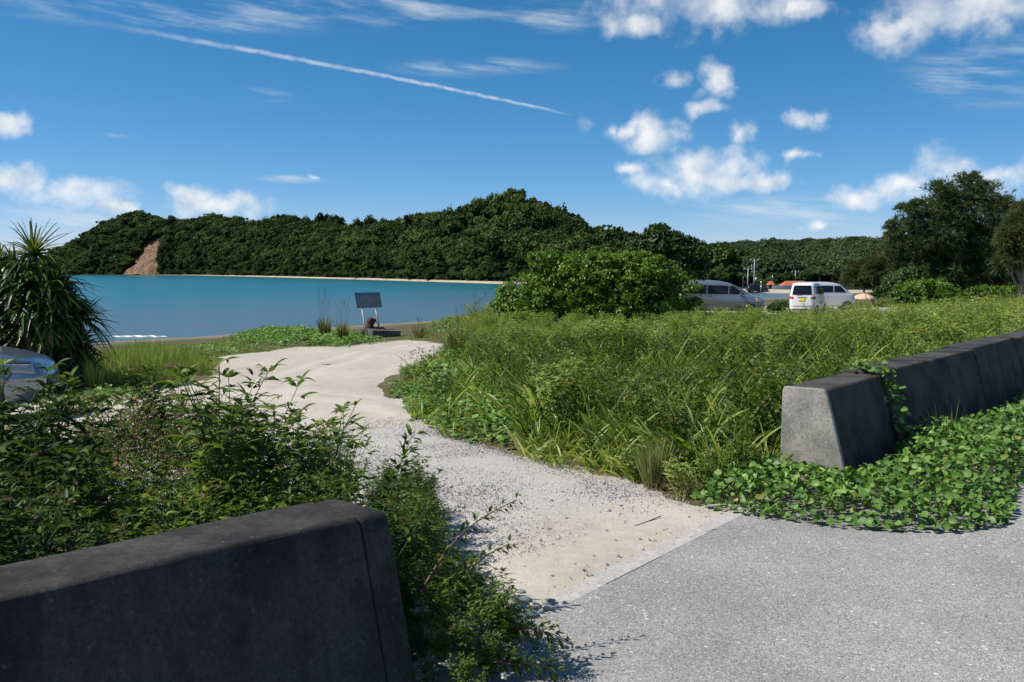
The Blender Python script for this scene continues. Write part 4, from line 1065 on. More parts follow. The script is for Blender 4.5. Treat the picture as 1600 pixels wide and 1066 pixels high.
def broad_tree(name, label, cat, basepx, y, lobes_px, nsub, per, leafk, leafL, leafw, prof, mat, barkm='bark', trunk_r=.12, yd=.8, group=None, zcut=-.35, sub=.30, trans=None):
    b_ = at(basepx, 480, y); b_.z = float(g(b_.x, b_.y)); t = thing(name, label, cat, b_, 0, group)
    lb = px_lobes(lobes_px, y, yd, b_); P_, O_, cs = clumpy(lb, nsub, per, sub, zcut)
    ok = P_[:, 2] > .03; P_, O_ = P_[ok], O_[ok]
    obj('crown', leaf_mesh('crown', [rosette_leaves(P_, O_, leafk, leafL, leafw, prof)], M[mat]), t)
    segs = []
    for l in lb:
        tip = Vector(l[:3]); segs.append(([Vector((0, 0, -.1)), Vector((tip.x*.15, tip.y*.15, tip.z*.35)), Vector((tip.x*.55, tip.y*.55, tip.z*.7)), tip], trunk_r, trunk_r*.3))
    for c_ in cs[RNG.choice(len(cs), min(40, len(cs)), False)]:
        l = min(lb, key=lambda q_: (q_[0]-c_[0])**2+(q_[1]-c_[1])**2+(q_[2]-c_[2])**2); o_ = Vector(l[:3]); segs.append(([o_, o_.lerp(Vector(c_), .5)+Vector((0, 0, .05)), Vector(c_)], trunk_r*.3, trunk_r*.1))
    obj('trunk', limbs(M[barkm], segs), t)
    return t
# large shrub in the middle and the darker tree behind it
broad_tree('beach_shrub', 'wide glossy light green shrub in the middle beside the silver van', 'shrub', 930, 43,
           [(830, 470, 55, 42), (900, 445, 62, 48), (880, 425, 40, 30), (965, 450, 62, 52), (930, 415, 45, 25), (1020, 455, 55, 45), (1000, 420, 45, 28), (1064, 464, 36, 32), (795, 480, 28, 22), (850, 410, 28, 18), (1030, 486, 58, 24), (930, 492, 90, 22), (860, 492, 70, 20), (985, 492, 70, 20), (880, 468, 50, 26), (940, 466, 50, 26)],
           1250, 17, 6, .15, .45, 'obov', 'naupaka', trunk_r=.07, yd=.9, zcut=-.75, sub=.27)
broad_tree('dark_tree', 'dark leafy small tree rising behind the wide light shrub', 'tree', 1045, 49,
           [(1040, 388, 36, 28), (1010, 392, 28, 24), (1072, 396, 32, 26), (1030, 366, 24, 14), (1085, 415, 24, 24), (1050, 425, 50, 26), (1075, 382, 14, 10), (990, 400, 14, 12)],
           420, 16, 6, .16, .45, 'obov', 'dark_tree', trunk_r=.10, yd=.9, sub=.33)
# shrubs at the right
broad_tree('beach_shrub', 'bright yellow-green low shrub below the dark needle trees', 'shrub', 1450, 66,
           [(1450, 455, 50, 18), (1420, 460, 32, 14), (1480, 462, 34, 13), (1445, 447, 24, 10), (1450, 472, 58, 12), (1410, 472, 34, 10)], 230, 12, 6, .2, .42, 'obov', 'naupaka', trunk_r=.06)
broad_tree('beach_shrub', 'darker green shrub left of the bright low shrub', 'shrub', 1400, 72,
           [(1405, 442, 28, 20), (1430, 432, 22, 16), (1385, 455, 24, 14), (1440, 440, 26, 14), (1400, 462, 40, 14)], 240, 12, 6, .22, .4, 'obov', 'dark_tree', trunk_r=.06)
broad_tree('beach_shrub', 'small leafy bush right of the bright low shrub', 'shrub', 1545, 70,
           [(1545, 460, 30, 14), (1570, 458, 24, 13), (1520, 462, 20, 9), (1540, 472, 50, 10)], 120, 12, 6, .2, .4, 'obov', 'naupaka', trunk_r=.05)
broad_tree('beach_shrub', 'low bush beside the water left of the white van', 'shrub', 1222, 56,
           [(1222, 478, 16, 9), (1212, 484, 14, 6)], 60, 10, 6, .16, .4, 'obov', 'dark_tree', trunk_r=.03)
# needle trees
def needle_tree(label, basepx, y, lobes_px, nsub, per, mat, barkm, trunk, group=None, L_=.55, dens_k=7, zc=-.6):
    b_ = at(basepx, 470, y); b_.z = float(g(b_.x, b_.y)); t = thing('needle_tree', label, 'tree', b_, 0, group)
    lb = px_lobes(lobes_px, y, .8, b_); P_, O_, cs = clumpy(lb, nsub, per, .36, zc, .35)
    ok = P_[:, 2] > .3; P_, O_ = P_[ok], O_[ok]; n_ = len(P_)
    B = np.repeat(P_, dens_k, 0); ax_ = unit(np.repeat(O_, dens_k, 0)*.9 + rdir(n_*dens_k)*.8 + np.array([0, 0, .25])); N_ = n_*dens_k
    fol = strips(B, ax_, rdir(N_), L_*RNG.uniform(.5, 1.2, N_), .055*y/84*RNG.uniform(.7, 1.3, N_), RNG.uniform(.1, .6, N_), 2, 'grass', var=np.clip(np.repeat(RNG.random(n_), dens_k)*.7+.3*RNG.random(N_), 0, 1))
    obj('crown', leaf_mesh('crown', [fol], M[mat]), t)
    segs = []
    for pts, r0, r1 in trunk: segs.append(([at(a, b__, y)-b_ for a, b__ in pts], r0, r1))
    for l in lb:
        tip = Vector(l[:3]); o_ = Vector((tip.x*.3, tip.y*.2, max(.8, tip.z*.45))); segs.append(([o_, o_.lerp(tip, .5)+Vector((0, 0, .2)), tip], .09, .03))
    for c_ in cs[RNG.choice(len(cs), min(70, len(cs)), False)]:
        l = min(lb, key=lambda q_: (q_[0]-c_[0])**2+(q_[1]-c_[1])**2+(q_[2]-c_[2])**2); o_ = Vector(l[:3]); segs.append(([o_, o_.lerp(Vector(c_), .5), Vector(c_)], .035, .012))
    obj('trunk', limbs(M[barkm], segs), t); return t
needle_tree('tall dark green needle-leaved tree dominating the right side', 1500, 84,
            [(1510, 332, 50, 48), (1513, 298, 28, 26), (1466, 322, 28, 40), (1475, 365, 52, 48), (1420, 342, 20, 34), (1425, 385, 38, 38), (1550, 340, 38, 48), (1540, 400, 48, 48), (1490, 410, 55, 45), (1572, 385, 26, 36), (1440, 415, 36, 30), (1395, 360, 11, 15), (1400, 375, 10, 12), (1585, 355, 26, 40, 3), (1588, 415, 36, 40, 3), (1520, 442, 70, 28), (1450, 440, 46, 24), (1410, 430, 24, 24)],
            760, 28, 'casuarina', 'bark', [([(1500, 474), (1502, 420), (1508, 360), (1512, 290)], .22, .04), ([(1502, 440), (1470, 390), (1465, 330)], .12, .03), ([(1503, 430), (1545, 390), (1548, 330)], .12, .03), ([(1470, 410), (1425, 370), (1416, 325)], .09, .03)])
needle_tree('olive needle-leaved tree with pinkish trunk at the right edge', 1598, 66,
            [(1600, 365, 36, 40), (1585, 400, 26, 26), (1625, 380, 34, 50), (1575, 375, 16, 18), (1605, 335, 20, 22), (1570, 415, 20, 16), (1650, 360, 34, 44)],
            300, 24, 'casuarina_olive', 'bark_pale', [([(1596, 472), (1598, 430), (1597, 395), (1604, 340)], .15, .04), ([(1597, 410), (1625, 370)], .08, .03)])
needle_tree('sparse greyish needle tree with bare leaning trunk left of the dark one', 1392, 96,
            [(1390, 405, 22, 26), (1405, 390, 16, 22), (1375, 425, 26, 22), (1410, 420, 20, 24), (1388, 350, 5, 6)],
            200, 18, 'casuarina_olive', 'bark_pale', [([(1398, 466), (1396, 430), (1391, 395), (1390, 350)], .10, .03)])
needle_tree('rounded olive needle tree just above the parked vans', 1348, 112,
            [(1350, 430, 28, 22), (1335, 440, 22, 16), (1372, 438, 22, 20), (1360, 415, 14, 12)],
            200, 18, 'casuarina_olive', 'bark', [([(1350, 462), (1350, 430)], .12, .05)])
# tall reeds at right
for i, (px, py, wp, hp, lab) in enumerate(((1585, 488, 70, 42, 'tall arching reed clump at the right edge above the wall'), (1530, 488, 40, 22, 'shorter reed clump left of the tall reeds'))):
    tussock(px, py, wp, hp, lab, 170, 'grass_far', stalks=0)
tussock(1285, 500, 46, 30, 'dry straw-coloured grass in front of the white van', 110, 'grass_dry', stalks=10, stalk_h=1.25)
tussock(1345, 500, 40, 20, 'thin dry grass beside the rear silver van', 70, 'grass_dry', stalks=8, stalk_h=1.4)

# spiky pandanus at the left
pb = gnd(62, 612); PY = pb.y
pan = thing('screw_palm', 'big spiky screw palm clump at the left edge', 'screw palm', pb); k_ = PY/F
heads = [(52, 398, 0, 44, .85), (25, 415, -.2, 40, .9), (72, 440, -.3, 40, .85), (40, 435, -.4, 40, .85), (0, 395, .3, 40, .9), (95, 455, -.2, 36, .8), (125, 500, 0, 34, .75), (125, 545, .1, 30, .7), (80, 500, -.5, 36, .8), (35, 490, -.6, 36, .8), (-10, 480, -.5, 36, .9), (10, 420, .2, 34, .95), (85, 425, 0, 34, .9), (60, 455, -.4, 36, .9), (20, 470, -.3, 34, .9), (105, 475, .1, 32, .85), (-25, 440, .3, 30, 1), (-40, 500, 0, 30, 1), (60, 510, -.5, 34, .9),
         (105, 530, 0, 32, .8), (15, 530, -.5, 34, .9), (-60, 420, .5, 30, 1.), (80, 560, -.3, 30, .8), (40, 580, -.4, 30, .7), (115, 565, .2, 26, .7), (-10, 575, -.4, 28, .8)]
heads = [(a_, b_ + (16 if b_ < 465 and n_ else 0), c_, d_, e_) for n_, (a_, b_, c_, d_, e_) in enumerate(heads)]
ls_parts = []; segs = []; first = None
for hi, (px, py, dy, nl, Lh) in enumerate(heads):
    c = at(px, py, PY+dy+.3) - pb; n_ = nl*2
    th = np.linspace(-.55, 1, n_)[RNG.permutation(n_)]; a2 = RNG.uniform(0, 2*PI, n_); rr = np.sqrt(1-np.clip(th, -.99, .99)**2)
    ax_ = np.stack([rr*np.cos(a2), rr*np.sin(a2), th+.15], -1); Ls_ = Lh*RNG.uniform(.65, 1.1, n_); B = np.tile(np.array(c), (n_, 1)) + ax_*.04
    nor_ = unit(np.cross(np.cross(ax_, [0, 0, 1.]), ax_) + 1e-3)
    if hi == 0: first = (B, ax_, nor_, Ls_)
    else: ls_parts.append(strips(B, ax_, nor_, Ls_, .055, RNG.uniform(.15, .75, n_), 6, 'strap', .5))
    segs.append(([Vector((c.x*.3, c.y*.3, 0)), Vector((c.x*.55, c.y*.55, c.z*.5)), c], .09, .06))
P_, O_, _ = clumpy(px_lobes([(50, 520, 60, 60), (-10, 520, 60, 70), (100, 555, 34, 40), (30, 450, 50, 50), (90, 480, 34, 40), (130, 580, 18, 22)], PY+.7, .7, pb), 150, 12, .3, -.5)
ok = P_[:, 2] > .02
ls_parts.append(rosette_leaves(P_[ok], O_[ok], 4, .30, .12, 'strap', 1.0, .5))
obj('foliage', leaf_mesh('foliage', ls_parts, M['pandanus']), pan)
obj('trunk', limbs(M['bark'], segs), pan)
lms = [leaf_mesh('spike_leaf', [strips(np.zeros((1, 3)), [[1., 0, 0]], np.array([[0, 0, 1.]]), 1., .055, 0., 7, 'strap', .5, np.array([v_]))], M['pandanus']) for v_ in (.2, .5, .75, .98)]
for i in range(len(first[0])):
    me_ = leaf_mesh('spike_leaf', [strips(first[0][i:i+1], first[1][i:i+1], first[2][i:i+1], first[3][i]*1.0, .05, RNG.uniform(.05, .42), 7, 'strap', .5)], M['pandanus'])
    obj('leaf', me_, pan)
broad_tree('coast_bush', 'dark thin-leaved bush at the foot of the screw palm', 'shrub', 132, PY+.6, [(130, 575, 16, 26), (142, 595, 14, 14), (118, 585, 14, 22)], 60, 10, 5, .09, .35, 'lance', 'dark_tree', trunk_r=.03)

# ================================================================== vehicles
def interp_levels(ctrl, n):
    c = np.array(ctrl, float); z = c[:, 0]; zz = np.unique(np.concatenate([np.linspace(z[0], z[-1], n), z]))
    return zz, [np.interp(zz, z, c[:, i]) for i in range(1, c.shape[1])]
class Car:
    def __init__(s, name, label, cat, ctrl, paintm, loc, rz, nexp=7, wheels=(1.35, -1.35), wr=.31, group=None):
        s.ctrl = np.array(ctrl, float); s.nexp = nexp; s.t = thing(name, label, cat, loc, rz, group)
        zz, (xr, xf, wd) = interp_levels(ctrl, 34); npt = 56; V = []
        for z, a, b_, ww in zip(zz, xr, xf, wd):
            xc, hx = (a+b_)/2, (b_-a)/2
            for k in range(npt):
                th = 2*PI*k/npt; c_, s_ = math.cos(th), math.sin(th)
                V.append((xc+hx*math.copysign(abs(c_)**(2/nexp), c_), ww*math.copysign(abs(s_)**(2/nexp), s_), z))
        nz_ = len(zz); fs = []
        for i in range(nz_-1):
            for k in range(npt): fs.append((i*npt+k, i*npt+(k+1) % npt, (i+1)*npt+(k+1) % npt, (i+1)*npt+k))
        fs.append(tuple((nz_-1)*npt+k for k in range(npt))); fs.append(tuple(range(npt))[::-1])
        me_ = bpy.data.meshes.new('body'); me_.from_pydata(V, [], fs); me_.materials.append(M[paintm]); me_.polygons.foreach_set('use_smooth', [True]*len(fs))
        me_.set_sharp_from_angle(angle=math.radians(38)); s.body = obj('body', me_, s.t)
        s.wr = wr
        for wx in wheels:
            for sg_ in (-1, 1): s.wheel(wx, sg_)
    def lv(s, z):
        c = s.ctrl; return [float(np.interp(z, c[:, 0], c[:, i])) for i in (1, 2, 3)]
    def ysurf(s, x, z):
        a, b_, ww = s.lv(z); u = min(.999, abs((x-(a+b_)/2)/((b_-a)/2))); return ww*(1-u**s.nexp)**(1/s.nexp)
    def xsurf(s, y, z, front):
        a, b_, ww = s.lv(z); u = min(.999, abs(y/ww)); h = (b_-a)/2*(1-u**s.nexp)**(1/s.nexp); return (a+b_)/2+(h if front else -h)
    def patch(s, nm, quad, mt, where, parent=None, eps=.006, n=8):
        """quad corners (u,z): bl, br, tr, tl"""
        q = [Vector(c_) for c_ in quad]; vs = []
        for i in range(n+1):
            for j in range(n+1):
                p_ = q[0].lerp(q[1], i/n).lerp(q[3].lerp(q[2], i/n), j/n)
                if where in ('L', 'R'):
                    y_ = s.ysurf(p_.x, p_.y)+eps; vs.append((p_.x, y_ if where == 'L' else -y_, p_.y))
                else:
                    x_ = s.xsurf(p_.x, p_.y, where == 'F'); vs.append((x_+(eps if where == 'F' else -eps), p_.x, p_.y))
        fs = [(i*(n+1)+j, (i+1)*(n+1)+j, (i+1)*(n+1)+j+1, i*(n+1)+j+1) for i in range(n) for j in range(n)]
        me_ = bpy.data.meshes.new(nm); me_.from_pydata(vs, [], fs); me_.materials.append(M[mt]); me_.polygons.foreach_set('use_smooth', [True]*len(fs))
        o = obj(nm, me_, parent or s.t); sm = o.modifiers.new('thick', 'SOLIDIFY'); sm.thickness = .008; sm.offset = 0
        return o
    def both(s, nm, quad, mt, **k): return [s.patch(nm, quad, mt, w_, **k) for w_ in 'LR']
    def wheel(s, x, sg_):
        y_ = s.ysurf(x, s.wr+.05); R_ = Matrix.Translation((x, sg_*(y_-.10), s.wr)) @ Matrix.Rotation(-sg_*PI/2, 4, 'X')
        r = s.wr
        obj('wheel_arch', MB().lathe([(r*1.17, -.05), (r*1.17, .108)], 28, R_).mesh('wheel_arch', M['trim']), s.t)
        wh = obj('wheel', MB().lathe([(r*.55, .02), (r*.9, .02), (r, .04), (r, .10), (r*.93, .125), (r*.72, .128), (r*.68, .112)], 28, R_).mesh('wheel', M['tyre'], True), s.t)
        mb = MB(); mb.lathe([(r*.68, .116), (r*.64, .126), (r*.60, .118)], 24, R_, True); mb.lathe([(.001, .118), (r*.17, .122), (r*.16, .130), (.001, .132)], 12, R_)
        for k in range(5):
            mb.box((0, 0, 0), (.01, .01, .01)) if False else None
            an = k*2*PI/5; m_ = R_ @ Matrix.Rotation(an, 4, 'Z')
            c0 = [m_ @ Vector(v_) for v_ in ((r*.1, -r*.08, .12), (r*.64, -r*.06, .12), (r*.64, r*.06, .12), (r*.1, r*.08, .12), (r*.1, -r*.08, .127), (r*.64, -r*.06, .127), (r*.64, r*.06, .127), (r*.1, r*.08, .127))]
            mb.add(c0, [(0, 1, 2, 3)[::-1], (4, 5, 6, 7), (0, 1, 5, 4), (1, 2, 6, 5), (2, 3, 7, 6), (3, 0, 4, 7)])
        obj('rim', mb.mesh('rim', M['rim'], False), wh)
def heading(a_): return a_
# silver minivan, nose to the right
v0 = gnd(1150, 492); VY = 53.4
vx = at(1128, 480, VY).x; vz = float(g(vx, VY))+.04
C1 = Car('minivan', 'silver minivan half hidden behind the wide green shrub', 'van',
         [(.20, -2.1, 2.05, .80), (.30, -2.25, 2.22, .85), (.52, -2.3, 2.30, .875), (.72, -2.3, 2.26, .88), (.86, -2.29, 2.14, .875), (.95, -2.28, 1.92, .865), (1.02, -2.27, 1.62, .855), (1.10, -2.26, 1.42, .84), (1.36, -2.22, 1.0, .78), (1.60, -2.14, .52, .72), (1.70, -2.06, .22, .68), (1.77, -1.95, -.15, .62), (1.81, -1.7, -.6, .50), (1.825, -1.3, -.9, .30)],
         'silver', (vx, VY, vz), math.radians(-14), 6, (1.42, -1.35), .32)
C1.both('front_window', ((.38, 1.10), (1.20, 1.09), (.62, 1.50), (.42, 1.52)), 'glass'); C1.both('side_window', ((-.75, 1.10), (.32, 1.10), (.36, 1.53), (-.75, 1.57)), 'glass'); C1.both('rear_side_window', ((-1.95, 1.14), (-.80, 1.10), (-.80, 1.57), (-1.80, 1.55)), 'glass')
C1.patch('windshield', ((-.70, 1.12), (.70, 1.12), (.58, 1.60), (-.58, 1.60)), 'glass', 'F'); C1.patch('rear_window', ((-.62, 1.15), (.62, 1.15), (.55, 1.58), (-.55, 1.58)), 'glass', 'B')
for sg_ in (-1, 1):
    C1.patch('headlight', ((sg_*.45, .66), (sg_*.84, .70), (sg_*.82, .88), (sg_*.5, .80)), 'amber_lamp', 'F')
C1.both('headlight_side', ((1.86, .70), (2.14, .66), (2.06, .84), (1.78, .90)), 'clear_lamp', eps=.008)
C1.both('door_handle', ((-.70, .98), (-.52, .98), (-.52, 1.01), (-.70, 1.01)), 'trim'); C1.both('sill', ((-1.0, .22), (1.0, .22), (1.0, .30), (-1.0, .30)), 'trim')
for sg_ in (-1, 1):
    o = obj('mirror', MB().box((0, 0, 0), (.12, .20, .15)).mesh('mirror', M['silver']), C1.t, (1.0, sg_*.95, 1.10)); bevel(o, .03, 3)
# white kei wagon seen from behind
VY2 = 54.5; c2 = at(1262, 485, VY2); z2 = float(g(c2.x, VY2))+.04
C2 = Car('minicar', 'white boxy minicar with yellow plate seen from behind', 'car',
         [(.20, -1.62, 1.6, .66), (.32, -1.69, 1.68, .72), (.55, -1.70, 1.70, .735), (.80, -1.695, 1.66, .74), (.95, -1.68, 1.52, .735), (1.02, -1.67, 1.25, .73), (1.10, -1.66, 1.10, .72), (1.40, -1.60, .75, .66), (1.58, -1.54, .48, .62), (1.66, -1.48, .25, .58), (1.71, -1.38, 0, .52), (1.735, -1.1, -.4, .40)],
         'white_paint', (c2.x, VY2, z2), math.radians(63), 7, (1.1, -1.12), .275)
C2.patch('rear_window', ((-.66, 1.08), (.66, 1.08), (.58, 1.58), (-.58, 1.58)), 'glass', 'B')
C2.both('front_window', ((.15, 1.08), (.95, 1.07), (.60, 1.50), (.15, 1.52)), 'glass'); C2.both('side_window', ((-.68, 1.08), (.10, 1.08), (.10, 1.52), (-.68, 1.54)), 'glass'); C2.both('rear_side_window', ((-1.42, 1.10), (-.73, 1.08), (-.73, 1.54), (-1.36, 1.52)), 'glass')
C2.patch('windshield', ((-.62, 1.10), (.62, 1.10), (.54, 1.52), (-.54, 1.52)), 'glass', 'F')
for sg_ in (-1, 1):
    tl_ = C2.patch('tail_lamp', ((sg_*.44, .86), (sg_*.70, .86), (sg_*.69, 1.00), (sg_*.46, .99)), 'red_lamp', 'B')
    C2.patch('reversing_lens', ((sg_*.50, .90), (sg_*.57, .90), (sg_*.57, .96), (sg_*.50, .96)), 'clear_lamp', 'B', parent=tl_, eps=.012)
C2.patch('number_plate', ((-.165, .74), (.165, .74), (.165, .90), (-.165, .90)), 'yellow', 'B', eps=.012); C2.patch('plate_garnish', ((-.25, .93), (.25, .93), (.25, .975), (-.25, .975)), 'rim', 'B', eps=.012)
C2.patch('bumper', ((-.62, .50), (.62, .50), (.62, .56), (-.62, .56)), 'white_paint', 'B', eps=.02); C2.patch('bumper_trim', ((-.6, .26), (.6, .26), (.6, .34), (-.6, .34)), 'trim', 'B', eps=.008)
o = obj('rear_wiper', MB().tube([(0, 0, 0), (0, .32, .04)], .009, 6).mesh('rear_wiper', M['trim']), C2.t, (-1.69, -.02, 1.07))
# third van beyond
VY3 = 60.0; c3 = at(1289, 485, VY3); z3 = float(g(c3.x, VY3))+.03
C3 = Car('minivan', 'pale silver van parked behind the white minicar', 'van',
         [(.20, -1.58, 1.56, .70), (.30, -1.66, 1.66, .74), (.55, -1.68, 1.68, .75), (.90, -1.66, 1.60, .75), (1.02, -1.64, 1.42, .74), (1.12, -1.62, 1.30, .73), (1.36, -1.58, 1.02, .69), (1.52, -1.52, .80, .65), (1.60, -1.46, .60, .61), (1.65, -1.36, .35, .55), (1.68, -1.1, 0, .42)],
         'pearl', (c3.x, VY3, z3), math.radians(-9), 6, (1.12, -1.1), .28)
C3.both('side_window', ((-1.36, 1.06), (.35, 1.06), (.35, 1.46), (-1.30, 1.48)), 'glass'); C3.both('front_window', ((.40, 1.06), (1.12, 1.06), (.78, 1.44), (.40, 1.46)), 'glass')
C3.patch('rear_window', ((-.58, 1.1), (.58, 1.1), (.5, 1.48), (-.5, 1.48)), 'glass', 'B'); C3.patch('windshield', ((-.62, 1.14), (.62, 1.14), (.52, 1.5), (-.52, 1.5)), 'glass', 'F')
for sg_ in (-1, 1):
    C3.patch('tail_lamp', ((sg_*.52, .8), (sg_*.70, .8), (sg_*.68, 1.0), (sg_*.54, 1.0)), 'red_lamp', 'B'); C3.patch('headlight', ((sg_*.42, .66), (sg_*.68, .68), (sg_*.66, .84), (sg_*.44, .80)), 'clear_lamp', 'F')
# silver car at the left edge, nose to the right
CY = 12.7; nose = at(84, 590, CY); cz = float(g(nose.x-2, CY))+.02
C4 = Car('hatchback', 'silver blue car nosing in from the left edge', 'car',
         [(.18, -1.95, 1.80, .76), (.26, -2.05, 1.98, .82), (.42, -2.1, 2.08, .85), (.58, -2.1, 2.085, .86), (.70, -2.09, 2.03, .86), (.78, -2.08, 1.93, .855), (.85, -2.07, 1.72, .845), (.91, -2.06, 1.42, .83), (.97, -2.05, 1.10, .81), (1.02, -2.03, .92, .80), (1.25, -1.92, .45, .70), (1.40, -1.80, .05, .63), (1.47, -1.6, -.25, .55), (1.50, -1.2, -.6, .38)],
         'silver_blue', (nose.x-2.42, CY+.35, cz), math.radians(15), 5, (1.27, -1.28), .31)
C4.both('headlight', ((1.50, .72), (1.97, .63), (1.93, .75), (1.42, .80)), 'clear_lamp', eps=.006); C4.both('headlight_rim', ((1.36, .80), (1.90, .765), (1.89, .775), (1.36, .815)), 'trim', eps=.007)
C4.both('fender_seam', ((1.62, .52), (1.635, .52), (1.74, .68), (1.725, .68)), 'trim', eps=.004); C4.both('bumper_seam', ((1.36, .80), (1.375, .80), (1.72, .655), (1.70, .65)), 'trim', eps=.005)
C4.both('front_window', ((-.30, 1.02), (.75, 1.01), (.1, 1.33), (-.30, 1.35)), 'glass'); C4.both('rear_side_window', ((-1.5, 1.04), (-.36, 1.02), (-.36, 1.35), (-1.3, 1.33)), 'glass')
C4.patch('windshield', ((-.68, 1.05), (.68, 1.05), (.52, 1.38), (-.52, 1.38)), 'glass', 'F'); C4.patch('grille', ((-.45, .42), (.45, .42), (.4, .56), (-.4, .56)), 'trim', 'F'); C4.patch('lower_grille', ((-.6, .26), (.6, .26), (.6, .36), (-.6, .36)), 'trim', 'F')
for sg_ in (-1, 1):
    o = obj('mirror', MB().box((0, 0, 0), (.12, .18, .13)).mesh('mirror', M['silver_blue']), C4.t, (.62, sg_*.93, 1.02)); bevel(o, .03, 3)
    C4.patch('tail_lamp', ((sg_*.6, .75), (sg_*.8, .75), (sg_*.76, .95), (sg_*.6, .95)), 'red_lamp', 'B')

# beach umbrella
ub = gnd(1350, 482); UY = 64.0; uz = float(g(at(1350, 470, UY).x, UY))
um = thing('beach_umbrella', 'faded orange beach umbrella right of the rear silver van', 'umbrella', (at(1349, 470, UY).x, UY, uz)); k_ = UY/F
ztop = at(1350, 459, UY).z-uz; zed = at(1350, 467, UY).z-uz; ru = 21*k_
pm = []
for i in range(8):
    a0, a1 = i*PI/4, (i+1)*PI/4; mb = MB(); rows = []
    for j in range(5):
        f = j/4; zz_ = ztop+(zed-ztop)*f**1.8; rows.append([(math.cos(a_)*ru*f*(1-.04*math.sin(PI*u_)), math.sin(a_)*ru*f*(1-.04*math.sin(PI*u_)), zz_-.02*math.sin(PI*u_)*f) for u_, a_ in ((u__, a0+(a1-a0)*u__) for u__ in (0, .33, .66, 1))])
    vs = [v_ for r_ in rows for v_ in r_]; mb.add(vs, [(j*4+k, j*4+k+1, (j+1)*4+k+1, (j+1)*4+k) for j in range(4) for k in range(3)])
    o = obj('canopy_panel', mb.mesh('canopy_panel', M['umbrella'], True), um); o.modifiers.new('thick', 'SOLIDIFY').thickness = .01
obj('pole', MB().tube([(0, 0, -.1), (0, 0, ztop+.05)], .02, 8).mesh('pole', M['white'], True), um)

# ================================================================== far shore
SHP = np.array([-500, 100, 300, 500, 640, 770, 900, 1050, 1150, 1250, 1400, 1700, 2300]); SHD = np.array([690, 660, 600, 430, 345, 288, 250, 205, 183, 176, 172, 165, 160.])
RDP = np.array([-500, 60, 100, 130, 160, 200, 240, 265, 300, 400, 480, 550, 600, 660, 700, 740, 780, 810, 850, 900, 940, 985, 1040, 1100, 1160, 2300])
RDY = np.array([419, 412, 392, 372, 350, 336, 336, 342, 347, 347, 349, 350, 350, 344, 333, 319, 307, 310, 328, 348, 360, 368, 388, 412, 420, 420.])
FRP = np.array([-500, 900, 1000, 1085, 1150, 1200, 1240, 1290, 1340, 1390, 1450, 1550, 1700, 2300]); FRY = np.array([421, 421, 400, 379, 373, 373, 377, 371, 367, 365, 361, 362, 368, 372.])
TREE = 6.0
def far_h(px, d_):
    D = np.interp(px, SHP, SHD); R1 = D+np.interp(px, [-500, 300, 770, 1100, 2300], [110, 110, 95, 60, 60])
    rz_ = np.maximum(0, CAMZ + (HORIZON-np.interp(px, RDP, RDY))/F*R1 - np.interp(px, [200, 500, 800], [6.5, 7.0, 8.6]) - SEA)
    f = (d_-D-7)/(R1-D-7); prof = np.where(f < 1, np.clip(f, 0, 1)**.8, np.clip(1-(f-1)*.55, 0, 1))
    prof = np.sin(np.clip(prof, 0, 1)*PI/2)
    h1 = rz_*prof
    rz2 = np.maximum(0, CAMZ+(HORIZON-np.interp(px, FRP, FRY))/F*560-TREE-3-SEA); f2 = (d_-265)/(560-265)
    h2 = rz2*np.where(f2 < 1, np.sin(np.clip(f2, 0, 1)*PI/2)**1.1, np.clip(1-(f2-1)*.8, 0, 1))*(np.asarray(px) > 850)
    shore = np.interp(d_-D, [-40, 0, 4, 12, 60, 2000], [-3.0, -.15, .55, .75, 1.0, 1.2])
    hh_ = np.maximum(h1, h2); x_ = (np.asarray(px)-800)/F*d_
    und = 4.5*vnoise(x_, d_, .021, 9)+3.0*vnoise(x_, d_, .05, 10)-1.0
    return SEA + shore + hh_ + und*np.clip((hh_-2)/9, 0, 1)*np.where(np.asarray(px) < 900, .9, 1.0)
pxs = np.arange(-460, 2300, 14.); fr = np.concatenate([[-30, -6, 0, 2, 4, 7, 12], np.arange(18, 130, 8), np.arange(140, 560, 22), [700]])
PX, FR = np.meshgrid(pxs, fr, indexing='ij'); DD = np.interp(PX, SHP, SHD)+FR; XX = (PX-800)/F*DD
HH = far_h(PX, DD)
# landslide scar: a strip down the headland
def scar_mask(px, d_):
    D = np.interp(px, SHP, SHD); f = np.clip((d_-D)/50, 0, 1.3); c_ = 214+f*36; wv = 25-13*f
    return np.clip(1.4-np.abs(px-c_)/wv, 0, 1)*np.clip((1.02-f)*8, 0, 1)*np.clip((d_-D-3)/3, 0, 1)
scar = scar_mask(PX, DD); HH = HH - scar*1.0
me = mesh_np('far_shore_hills', np.stack([XX, DD, HH], -1).reshape(-1, 3), [grid_faces(len(pxs), len(fr))], M['forest_floor'],
             attrs={'scar': scar.ravel(), 'beach': (np.clip((5.5-FR)/1.5, 0, 1)*np.clip(np.interp(PX, [200, 320, 420, 1300], [0, .6, 1, 1]), 0, 1)).ravel()})
tag(obj('far_shore_hills', me), kind='structure')
# scar surface as its own finer sheet
pp = np.arange(170, 290, 2.); ff = np.arange(2, 68, 2.); PX, FR = np.meshgrid(pp, ff, indexing='ij'); DD = np.interp(PX, SHP, SHD)+FR; sm2 = scar_mask(PX, DD)
ZZs = far_h(PX, DD)-1.0+1.1*vnoise(PX*.35, DD, .22, 4)+sm2*1.6
fq = grid_faces(len(pp), len(ff)); fq = fq[(sm2.ravel()[fq] > .12).all(1)]
me = mesh_np('landslide_scar', np.stack([(PX-800)/F*DD, DD, ZZs], -1).reshape(-1, 3), [fq], M['forest_floor'], attrs={'scar': np.ones(PX.size), 'beach': np.zeros(PX.size)})
tag(obj('landslide_scar', me), kind='structure')

